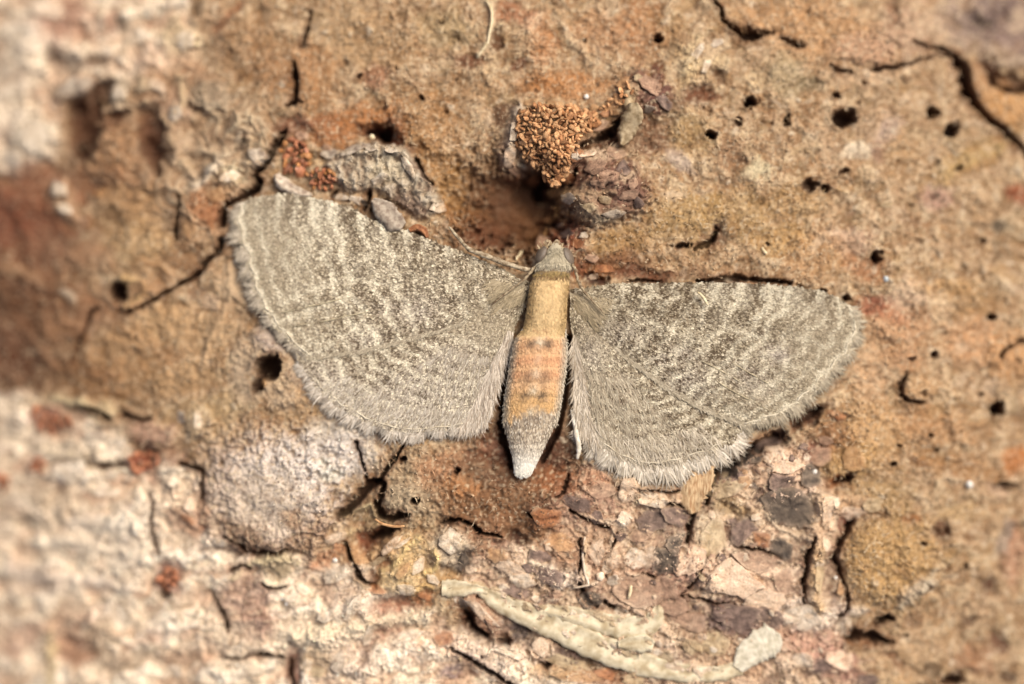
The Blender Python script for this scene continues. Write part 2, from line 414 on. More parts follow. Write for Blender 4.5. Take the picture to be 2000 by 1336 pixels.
    (600, 150, 60, 60, 0, (170, 118, 72), .5), (480, 90, 60, 60, 10, (160, 118, 80), .5), (420, 40, 30, 40, 0, (184, 150, 118), .5, .06), (520, 150, 40, 40, 0, (160, 114, 74), .5),
    (840, 230, 60, 60, 0, (164, 118, 72), .5), (850, 320, 40, 40, 0, (156, 112, 64), .5),
    # hollow over the head: brown bark with its shade painted in
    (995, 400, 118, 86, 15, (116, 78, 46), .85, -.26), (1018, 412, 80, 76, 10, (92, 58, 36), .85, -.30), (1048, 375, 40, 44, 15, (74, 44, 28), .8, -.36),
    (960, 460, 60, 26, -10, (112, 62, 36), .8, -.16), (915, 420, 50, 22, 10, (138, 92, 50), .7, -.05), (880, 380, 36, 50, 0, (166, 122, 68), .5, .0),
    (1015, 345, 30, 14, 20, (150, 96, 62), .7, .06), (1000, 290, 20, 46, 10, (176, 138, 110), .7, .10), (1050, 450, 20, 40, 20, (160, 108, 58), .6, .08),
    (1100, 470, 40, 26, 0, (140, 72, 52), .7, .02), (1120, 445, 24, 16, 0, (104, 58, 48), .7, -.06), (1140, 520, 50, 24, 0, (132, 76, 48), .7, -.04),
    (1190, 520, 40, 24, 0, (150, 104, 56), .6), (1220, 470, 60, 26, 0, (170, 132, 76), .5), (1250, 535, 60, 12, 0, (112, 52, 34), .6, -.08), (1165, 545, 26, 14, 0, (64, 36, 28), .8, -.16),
    # purple-brown lumps right of the hollow
    (1185, 390, 76, 40, -4, (136, 98, 78), .8, .24), (1160, 330, 56, 36, 10, (138, 100, 80), .75, .18), (1215, 350, 36, 40, 0, (122, 84, 70), .7, .08),
    (1225, 385, 34, 18, -5, (110, 70, 60), .7, .0), (1140, 385, 30, 24, 0, (176, 146, 112), .6, .06), (1110, 385, 22, 20, 10, (206, 170, 126), .6, .10), (1170, 420, 40, 16, 8, (170, 150, 122), .6, .04),
    (1130, 340, 20, 16, 0, (96, 56, 46), .7, -.08), (1250, 180, 40, 40, 30, (128, 88, 74), .75, .18), (1290, 190, 22, 30, 0, (110, 70, 62), .7, .08), (1230, 190, 20, 26, 20, (190, 160, 124), .6, .08),
    (1270, 270, 50, 30, -20, (112, 72, 52), .6, -.05), (1330, 310, 26, 14, 30, (196, 172, 150), .6, .02), (1350, 260, 40, 40, 0, (168, 136, 86), .4), (1190, 270, 46, 10, -28, (70, 38, 26), .8, -.20),  # last: dark slot with the pointed flake's shadow painted in
    (1270, 232, 30, 14, 0, (130, 84, 60), .5), (1300, 225, 40, 10, 0, (120, 96, 70), .5),
    # right of centre and top right
    (1370, 110, 46, 40, 20, (206, 178, 138), .75, .10), (1380, 95, 30, 18, -30, (188, 158, 126), .6), (1345, 150, 26, 20, 30, (214, 186, 144), .6, .06), (1400, 140, 20, 12, 40, (92, 56, 36), .6, -.06),
    (1370, 185, 34, 18, -10, (110, 64, 40), .75, -.06), (1310, 200, 30, 14, 10, (112, 84, 62), .6), (1590, 60, 150, 60, 10, (198, 150, 104), .5, .06), (1690, 95, 70, 30, 0, (192, 150, 120), .6, .10),
    (1770, 60, 60, 50, 0, (186, 152, 126), .6, .03), (1740, 20, 10, 40, 5, (140, 100, 74), .6, -.08), (1850, 50, 60, 40, 0, (200, 168, 136), .6, .04), (1900, 30, 70, 50, 0, (170, 146, 130), .6), (1960, 40, 90, 70, 0, (122, 100, 94), .9, -.05),
    (1920, 40, 26, 14, 30, (92, 76, 70), .7, -.10), (1990, 80, 40, 50, 0, (140, 114, 104), .7), (1950, 110, 46, 22, 10, (180, 156, 132), .6, .12), (1935, 150, 20, 40, -30, (120, 78, 60), .7, -.20), (1985, 165, 40, 10, 5, (96, 60, 46), .7, -.24),
    (1960, 210, 50, 40, 35, (190, 140, 88), .8, .12), (1910, 150, 16, 40, -25, (196, 152, 108), .6, .05), (2000, 200, 30, 30, 0, (198, 150, 100), .7, .05),
    (1575, 165, 22, 20, 0, (112, 90, 64), .7, -.05), (1535, 150, 40, 40, 0, (170, 150, 116), .5), (1480, 155, 24, 22, 0, (212, 182, 142), .6), (1690, 155, 50, 16, -10, (208, 172, 136), .6), (1720, 250, 40, 40, 0, (196, 162, 130), .5),
    (1680, 295, 34, 12, -24, (222, 200, 172), .8, .03), (1715, 290, 18, 22, 10, (146, 110, 92), .6), (1740, 250, 30, 20, -30, (188, 162, 146), .6), (1480, 335, 26, 20, 0, (214, 196, 160), .7, .03), (1430, 300, 26, 26, 0, (156, 116, 84), .5),
    (1330, 315, 30, 14, 30, (194, 170, 152), .5), (1900, 310, 90, 24, -30, (186, 152, 98), .6, .04), (1910, 325, 60, 9, -28, (146, 102, 60), .5), (1985, 380, 20, 20, 0, (150, 80, 48), .8, -.03), (1825, 390, 30, 26, 20, (176, 136, 120), .6),
    (1820, 385, 8, 8, 0, (92, 64, 52), .7, -.05), (1960, 440, 18, 16, 0, (98, 84, 68), .8, -.05), (1955, 490, 16, 24, 0, (124, 96, 68), .7, -.05), (1760, 300, 40, 40, 0, (190, 150, 106), .4), (1790, 430, 30, 10, 20, (130, 90, 58), .6),
    (1550, 400, 60, 40, 0, (172, 134, 84), .4), (1660, 470, 40, 26, 10, (206, 170, 142), .6), (1520, 470, 60, 30, 0, (186, 146, 92), .5), (1600, 500, 60, 40, 0, (186, 138, 90), .4), (1680, 520, 40, 26, 20, (170, 116, 78), .6),
    (1440, 410, 60, 40, 0, (176, 140, 88), .4), (1340, 420, 70, 50, 0, (172, 136, 82), .5), (1405, 455, 16, 30, 20, (110, 84, 64), .7, -.03), (1720, 600, 50, 22, 10, (160, 96, 68), .75, .0), (1725, 590, 30, 10, 5, (116, 66, 48), .6, -.04),
    (1780, 580, 40, 30, -20, (212, 180, 150), .6, .06), (1760, 640, 60, 40, 0, (198, 148, 108), .5), (1850, 560, 60, 14, 0, (196, 154, 104), .6, .04), (1790, 605, 34, 12, 10, (144, 104, 72), .6, -.04), (1900, 590, 50, 30, 0, (168, 128, 84), .5), (1830, 610, 14, 34, 0, (210, 178, 140), .5, .03),
    (1900, 670, 60, 46, 0, (200, 148, 104), .6, .05), (1975, 700, 46, 46, 0, (202, 152, 104), .7, .16), (1790, 760, 36, 30, 10, (190, 150, 108), .6, .12), (1770, 700, 40, 22, 0, (190, 140, 100), .5, .03), (1700, 720, 40, 60, 0, (206, 164, 124), .5),
    (1690, 850, 90, 60, 10, (190, 146, 94), .5, .06), (1820, 830, 90, 40, 10, (182, 134, 90), .5), (1860, 910, 110, 22, 8, (160, 112, 66), .5), (1700, 830, 60, 40, 0, (196, 156, 112), .5), (1620, 850, 44, 26, 0, (132, 88, 56), .65, -.04),
    (1630, 815, 20, 12, 0, (124, 78, 52), .6), (1600, 880, 40, 20, 0, (146, 92, 62), .6, -.03), (1660, 900, 50, 40, 0, (176, 138, 88), .6, .08), (1990, 900, 30, 20, 0, (190, 120, 66), .7), (1960, 945, 30, 10, 5, (78, 48, 28), .8, -.10),
    # scallop right of the cork plates
    (1740, 1090, 92, 92, 0, (178, 140, 90), .7, .20), (1790, 1150, 40, 12, -40, (190, 170, 146), .7, .05), (1720, 965, 60, 40, 0, (166, 134, 92), .6, .03), (1690, 1000, 40, 20, 10, (120, 84, 62), .5, -.05),
    (1700, 990, 14, 8, 0, (196, 170, 134), .5), (1980, 1080, 24, 60, 0, (176, 128, 100), .7, .04), (1960, 1050, 10, 40, 15, (150, 132, 118), .6), (1840, 1030, 18, 14, 10, (88, 54, 36), .8, -.08), (1780, 1010, 18, 12, 0, (140, 90, 52), .7),
    (1930, 1140, 14, 14, 0, (92, 58, 40), .8, -.08), (1890, 1210, 12, 10, 0, (110, 78, 58), .7), (1950, 1260, 20, 20, 0, (96, 56, 42), .7, -.06), (1860, 1325, 26, 12, 0, (70, 42, 32), .8, -.10), (1970, 1325, 20, 12, 0, (72, 46, 34), .8, -.08), (1900, 1290, 40, 30, 0, (160, 112, 84), .5),
    (1770, 1300, 60, 40, 0, (196, 160, 120), .4), (1680, 1250, 26, 12, 0, (160, 110, 70), .6), (1815, 1310, 16, 16, 0, (100, 78, 58), .7, -.06), (1870, 1000, 40, 20, 0, (196, 162, 116), .5), (1750, 1290, 34, 10, 25, (120, 78, 54), .6, -.06),
    # cork zone broad colours and the painted wing shadow beside it
    (1150, 1000, 70, 36, 12, (170, 130, 108), .6, .05), (1420, 1125, 62, 36, 0, (222, 190, 162), .8, .14), (1345, 1100, 36, 40, 0, (206, 170, 146), .7, .08), (1440, 1215, 70, 40, 5, (120, 96, 90), .8, -.04), (1390, 1260, 60, 30, 20, (136, 104, 72), .6),
    (1540, 900, 40, 34, 0, (214, 178, 148), .85, .16), (1590, 885, 24, 24, 0, (124, 78, 62), .7, -.04), (1440, 900, 60, 12, -28, (62, 54, 56), .85, -.22), (1500, 862, 46, 12, -22, (58, 46, 42), .85, -.22), (1410, 915, 30, 18, -30, (54, 46, 46), .8, -.20),
    (1570, 820, 24, 14, -30, (72, 44, 32), .8, -.16), (1600, 800, 20, 12, -30, (110, 70, 48), .6, -.08), (1545, 925, 20, 14, 0, (220, 184, 156), .7, .08), (1560, 965, 60, 8, -8, (214, 184, 156), .8, .08), (1640, 940, 30, 14, -10, (140, 80, 36), .85, -.06), (1650, 938, 22, 7, -15, (60, 30, 18), .85, -.12),  # first two: shadow at the right wing's lower outer edge, painted
    (1620, 990, 30, 22, 0, (206, 172, 140), .6, .06), (1660, 985, 36, 24, 0, (196, 158, 122), .7, .08), (1655, 1010, 14, 20, 30, (120, 64, 54), .7, -.08), (1380, 1020, 30, 40, 0, (206, 184, 154), .7, .06), (1430, 990, 40, 14, 10, (170, 140, 96), .6),
    (1300, 960, 50, 22, 0, (214, 178, 142), .7, .06), (1220, 950, 30, 30, 0, (200, 170, 138), .6, .08), (1170, 940, 30, 22, 0, (176, 124, 92), .6), (1100, 1070, 50, 40, 0, (180, 134, 100), .5, .02), (1180, 1060, 40, 60, 0, (204, 168, 136), .5, .04), (1100, 1130, 50, 22, 12, (226, 204, 182), .8, .10), (1010, 1105, 40, 26, 20, (216, 188, 160), .7, .06),
    (1290, 1130, 70, 30, 20, (176, 134, 112), .6), (1170, 1110, 40, 40, 0, (200, 160, 132), .5), (1480, 1140, 60, 40, 0, (214, 178, 148), .5), (1500, 1180, 50, 40, 0, (224, 192, 164), .6, .08), (1590, 1200, 60, 34, 0, (232, 212, 192), .6, .06), (1600, 1260, 60, 34, 30, (204, 162, 138), .6), (1560, 1260, 90, 30, 15, (196, 150, 128), .4), (1640, 1300, 50, 30, 20, (176, 128, 112), .6),
    (1450, 1300, 60, 40, 0, (196, 158, 126), .5), (1320, 1190, 50, 20, 10, (132, 98, 80), .6, -.04),
]
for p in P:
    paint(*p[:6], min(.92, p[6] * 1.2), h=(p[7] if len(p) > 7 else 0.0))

# fine wear over everything so that no patch stays flat
C *= (1 + .34 * gran + .20 * n4 + .14 * n8 + .14 * noise(U / 15, V / 15, 77))[..., None]
clump = sstep(-.25, .45, fbm(U / 34, V / 34, 2, 78))
C = mixc(C, sstep(.18, .55, noise(U / 7.5, V / 7.5, 71)) * (.25 + .45 * clump), lin((96, 64, 40)))
C = mixc(C, sstep(.20, .55, noise(U / 8.5, V / 8.5, 79)) * (.50 - .35 * clump), lin((222, 196, 162)))
C = mixc(C, sstep(.3, .6, noise(WU / 26, WV / 26, 80)) * .30, lin((120, 82, 50)))
C = mixc(C, sstep(.40, .8, noise(U / 6.5, V / 6.5, 72)) * .35, lin((232, 208, 174)))
H += (.016 * noise(U / 5.5, V / 5.5, 73) + .010 * noise(U / 11, V / 11, 74)) * (.4 + rough)


# --- thin ridges and curls: (points, width, height, colour, opacity)
def ridge(pts, w, h, col, a):
    us = [p[0] for p in pts]; vs = [p[1] for p in pts]
    sl = win(min(us) - 40, min(vs) - 40, max(us) + 40, max(vs) + 40)
    d, t = seg_dist(CU[sl], CV[sl], pts)
    n = len(pts) - 1
    m = np.exp(-(d / w) ** 2) * sstep(0, .25, t + .05) * sstep(0, .25, n - t + .05)
    C[sl] = mixc(C[sl], np.clip(m * a * (1 + .5 * n22[sl]), 0, 1), lin(col))
    H[sl] += h * m * (1 + .4 * n22[sl])


RIDGES = [
    ([(280, 190), (330, 245), (345, 300), (385, 350)], 9, .10, (206, 178, 144), .7), ([(335, 250), (360, 200), (350, 140)], 7, .08, (212, 184, 146), .7),
    ([(345, 290), (420, 300), (480, 320), (505, 325)], 7, .08, (200, 174, 144), .7), ([(535, 285), (530, 305), (500, 328)], 6, .08, (216, 194, 162), .8),
    ([(440, 265), (470, 240), (495, 235), (480, 215)], 6, .07, (206, 182, 150), .7), ([(380, 270), (350, 280), (340, 330)], 6, .06, (208, 180, 150), .6), ([(400, 210), (430, 235), (420, 265)], 5, .06, (200, 176, 146), .6),
    ([(375, 372), (425, 325)], 7, .08, (232, 214, 190), .8), ([(480, 360), (455, 385), (445, 420)], 6, .07, (206, 170, 134), .6),
    ([(450, 505), (455, 560), (435, 620), (410, 665), (396, 740)], 7, .06, (206, 170, 132), .7), ([(235, 543), (268, 548), (288, 562), (270, 590), (240, 602)], 7, .10, (206, 168, 118), .8),
    ([(215, 600), (250, 608), (300, 585)], 6, .05, (204, 162, 124), .6), ([(345, 545), (310, 520), (270, 505)], 6, .05, (176, 132, 90), .6),
    ([(95, 775), (170, 790), (230, 813)], 9, .12, (206, 184, 146), .7), ([(85, 882), (160, 892), (240, 912)], 6, .06, (214, 194, 164), .6),
    ([(480, 1105), (510, 1095), (560, 1090), (590, 1105)], 7, .09, (216, 196, 156), .7), ([(510, 1125), (540, 1145), (560, 1142)], 8, .10, (230, 216, 186), .8), ([(455, 1110), (470, 1120), (450, 1135)], 6, .07, (206, 186, 150), .6),
    ([(400, 930), (390, 970), (410, 1035), (450, 1065)], 8, .04, (190, 160, 130), .4), ([(660, 1010), (690, 1000), (725, 985), (735, 1010), (775, 1025)], 6, .10, (216, 192, 148), .8),
    ([(665, 1050), (690, 1035), (730, 1030), (745, 1015)], 5, .08, (206, 176, 132), .7), ([(740, 1120), (775, 1100), (800, 1060), (825, 1050)], 7, .10, (232, 198, 140), .8), ([(845, 1068), (855, 1085), (850, 1110), (825, 1120)], 6, .10, (240, 206, 140), .8),
    ([(720, 1090), (745, 1060), (780, 1050)], 8, .10, (206, 166, 120), .8), ([(690, 1130), (730, 1150), (790, 1140)], 8, .08, (230, 200, 156), .6), ([(800, 1160), (830, 1140), (850, 1150)], 6, .07, (220, 180, 120), .7),
    ([(640, 1130), (700, 1110), (740, 1110)], 8, .08, (236, 214, 186), .6), ([(1030, 1092), (1055, 1105), (1085, 1108)], 5, .07, (232, 212, 186), .8), ([(1148, 1050), (1140, 1090), (1142, 1140)], 5, .10, (214, 184, 148), .8),
    ([(1200, 1030), (1190, 1070), (1182, 1110)], 4, .04, (226, 200, 170), .6), ([(1120, 1000), (1160, 1015), (1200, 1020)], 6, .08, (222, 196, 166), .7), ([(1205, 1010), (1216, 1022), (1230, 1002)], 8, .12, (238, 220, 196), .8),
    ([(1220, 1122), (1250, 1122), (1285, 1135)], 5, .07, (218, 190, 160), .8), ([(1170, 1165), (1210, 1180), (1260, 1198)], 6, .09, (206, 178, 152), .8), ([(1115, 1145), (1150, 1140), (1180, 1130)], 4, .06, (220, 196, 168), .7),
    ([(1255, 1030), (1266, 1042), (1258, 1056), (1240, 1058)], 4, .07, (200, 164, 136), .8), ([(1250, 985), (1290, 975), (1325, 985), (1350, 1000)], 5, .08, (226, 196, 164), .7), ([(1490, 1000), (1520, 1030), (1550, 1045), (1580, 1050)], 5, .08, (214, 190, 160), .8),
    ([(1500, 965), (1540, 968), (1570, 960), (1600, 950)], 5, .09, (222, 192, 168), .8), ([(1553, 920), (1555, 960)], 6, .09, (218, 186, 160), .8), ([(1380, 1075), (1378, 1100), (1350, 1140)], 4, .03, (236, 210, 184), .6),
    ([(1608, 955), (1600, 1000), (1592, 1050), (1592, 1100)], 16, .20, (218, 186, 152), .85), ([(1598, 1060), (1592, 1110), (1590, 1160), (1605, 1200)], 16, .20, (206, 172, 130), .85), ([(1625, 965), (1628, 1010), (1618, 1050)], 8, .10, (226, 196, 164), .7),
    ([(1580, 1040), (1600, 1036), (1628, 1036)], 4, .05, (176, 138, 106), .6), ([(1830, 1098), (1800, 1150), (1750, 1190)], 7, .08, (196, 178, 154), .7), ([(1600, 1200), (1640, 1195), (1700, 1190)], 7, .06, (230, 210, 190), .6),
    ([(1620, 812), (1632, 806), (1645, 814), (1636, 824)], 4, .05, (196, 150, 112), .7), ([(1115, 398), (1125, 385), (1145, 378), (1170, 382), (1205, 376)], 5, .07, (196, 166, 128), .7), ([(1135, 400), (1150, 420), (1180, 432), (1205, 425), (1215, 410)], 5, .07, (186, 166, 138), .7),
    ([(1145, 392), (1162, 386), (1160, 402)], 4, .06, (200, 172, 140), .6), ([(1235, 380), (1250, 385), (1252, 400), (1238, 408)], 5, .07, (170, 130, 104), .6), ([(1092, 375), (1090, 410), (1070, 440), (1062, 470)], 5, .07, (206, 160, 100), .7),
    ([(1010, 205), (1005, 235), (1000, 270), (985, 320)], 10, .20, (206, 182, 158), .85), ([(1018, 200), (1012, 225)], 5, .06, (232, 212, 190), .7), ([(960, 0), (962, 40), (953, 85), (932, 115)], 5, .05, (222, 198, 164), .8), ([(945, 0), (960, 18)], 5, .04, (220, 196, 160), .7),
    ([(868, 395), (876, 430), (905, 450)], 4, .06, (176, 120, 66), .6), ([(770, 292), (800, 320), (815, 350), (822, 380)], 7, .10, (226, 210, 192), .7), ([(690, 300), (740, 300), (775, 285)], 6, .07, (206, 188, 160), .6), ([(790, 300), (810, 325), (835, 360), (845, 390)], 6, .08, (214, 200, 186), .6),
    ([(480, 0), (440, 40), (416, 66)], 7, -.06, (140, 84, 50), .7), ([(370, 0), (382, 40)], 10, -.07, (124, 92, 60), .6), ([(1880, 300), (1950, 270), (2000, 250)], 6, -.03, (150, 106, 64), .4),
    ([(1540, 305), (1560, 290), (1580, 300)], 5, .03, (200, 170, 128), .5), ([(1160, 265), (1130, 290), (1100, 300)], 6, .05, (206, 178, 150), .4), ([(1320, 40), (1330, 90), (1300, 130)], 8, .05, (206, 166, 120), .5),
    ([(880, 1262), (930, 1290), (990, 1320), (1010, 1340)], 12, .10, (226, 204, 184), .7), ([(620, 1210), (700, 1170), (800, 1155)], 10, .10, (238, 220, 196), .6), ([(560, 1245), (660, 1230), (760, 1210), (850, 1215)], 14, .12, (236, 216, 182), .7),
    ([(0, 1110), (140, 1130), (290, 1150)], 16, .10, (240, 224, 204), .5), ([(120, 1020), (300, 1030)], 16, .08, (242, 228, 206), .5), ([(60, 1050), (160, 1060), (280, 1090)], 12, .08, (238, 222, 198), .4),
]
for r in RIDGES:
    ridge(*r)

# broad basin in front of the head, and the swelling that carries the frass
paint(1012, 400, 92, 80, 12, (102, 66, 42), .7, soft=.8, h=-.26)  # bark brown with the hollow's shade mixed into the colour
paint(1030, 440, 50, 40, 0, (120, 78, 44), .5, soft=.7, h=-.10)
paint(1080, 272, 66, 58, 0, (150, 108, 70), .5, soft=.35, h=.26)
paint(1190, 385, 72, 44, -5, (140, 106, 88), .4, soft=.4, h=.10)
paint(60, 440, 90, 60, 10, (132, 78, 54), .5, soft=.7)
paint(70, 620, 110, 90, 0, (112, 68, 46), .45, soft=.7)
paint(210, 610, 60, 40, 0, (146, 96, 66), .4, soft=.7)
paint(240, 300, 120, 120, 0, (146, 104, 72), .40, soft=.6)
paint(166, 250, 32, 66, 8, (98, 62, 42), .75, soft=.5, h=-.18)
paint(299, 275, 24, 50, -10, (104, 66, 46), .7, soft=.5, h=-.14)
paint(222, 235, 30, 18, -15, (108, 68, 46), .6, h=-.08)
paint(110, 390, 60, 50, 0, (150, 100, 70), .35, soft=.6)
paint(1215, 518, 80, 24, 8, (116, 72, 48), .6, soft=.6, h=.03)
paint(1330, 538, 90, 13, 0, (112, 74, 48), .55, soft=.6)
paint(1240, 480, 60, 24, 10, (140, 98, 62), .4, soft=.6, h=.03)
paint(930, 455, 60, 34, 15, (112, 70, 44), .55, soft=.6)
# pale plates between the left edge and the wing
for q in ((470, 560, 46, 30, 20, (196, 168, 136)), (420, 650, 40, 26, -20, (182, 150, 114)), (330, 620, 50, 26, 10, (190, 152, 110)), (250, 660, 44, 30, 0, (174, 134, 94)), (360, 740, 60, 28, -10, (186, 150, 110)),
          (480, 700, 34, 40, 0, (190, 166, 140)), (540, 770, 40, 26, 20, (200, 174, 146)), (180, 500, 44, 26, 10, (160, 118, 86)), (120, 640, 40, 22, -10, (150, 108, 76)), (300, 560, 40, 18, -20, (170, 126, 88)), (160, 720, 60, 18, 5, (140, 98, 66)), (440, 470, 24, 24, 0, (150, 112, 80))):
    paint(*q, .6, h=.03)

# grey rugged lump above the left wing
lm = poly_mask([(640, 325), (655, 300), (700, 285), (765, 285), (780, 280), (800, 295), (828, 340), (862, 385), (864, 415), (830, 425), (780, 400), (735, 375), (690, 372), (650, 352)], 7, .5)
tex = fbm(CU / 14, CV / 20, 3, 81)
Cl = np.empty_like(C); Cl[:] = lin((182, 162, 138))
Cl = mixc(Cl, sstep(.0, .5, tex) * .7, lin((222, 206, 184)))
Cl = mixc(Cl, sstep(.0, .45, -tex) * .75, lin((112, 86, 72)))
C = C + (lm * .9)[..., None] * (Cl - C)
H += lm * (.20 + .14 * tex)
paint(800, 395, 40, 20, 20, (108, 80, 68), .7, h=-.06)
paint(755, 335, 34, 26, -10, (214, 198, 170), .6, h=.05)

# wing rest: keep the bark below the wings and the body
rest = poly_mask([(440, 395), (540, 372), (640, 388), (760, 432), (880, 478), (1000, 530), (1130, 535), (1200, 550), (1560, 555), (1660, 585),
                  (1690, 640), (1650, 760), (1560, 830), (1460, 860), (1400, 910), (1270, 950), (1170, 905), (1100, 850), (1040, 930), (1000, 930), (960, 840),
                  (860, 865), (740, 860), (640, 790), (540, 670), (455, 560)], 12, .3)
lim = F(.02) + .3 * n22 * .06
H = H * (1 - rest) + rest * np.minimum(H, lim)


# --- cracks and painted shadow lines: (points with widths in pixels, depth)
def crack(pts, depth, rag=.45):
    us = [p[0] for p in pts]; vs = [p[1] for p in pts]
    sl = win(min(us) - 40, min(vs) - 40, max(us) + 40, max(vs) + 40)
    d, t = seg_dist(CU[sl], CV[sl], pts)
    w = np.interp(t, np.arange(len(pts)), [p[2] for p in pts]).astype(F)
    w = np.maximum(w * (1 + rag * n22[sl] + .35 * n8[sl]), .3) * .5
    m = sstep(w * 1.25 + .8, w * .55, d)
    H[sl] -= depth * .8 * m
    wide = sstep(w * 3.2 + 3, w * 1.0, d) * .55
    C[sl] = mixc(C[sl], wide, lin((104, 62, 38)))
    C[sl] = mixc(C[sl], m * .75, lin((60, 36, 22)))  # shade inside the crack painted in as dark brown


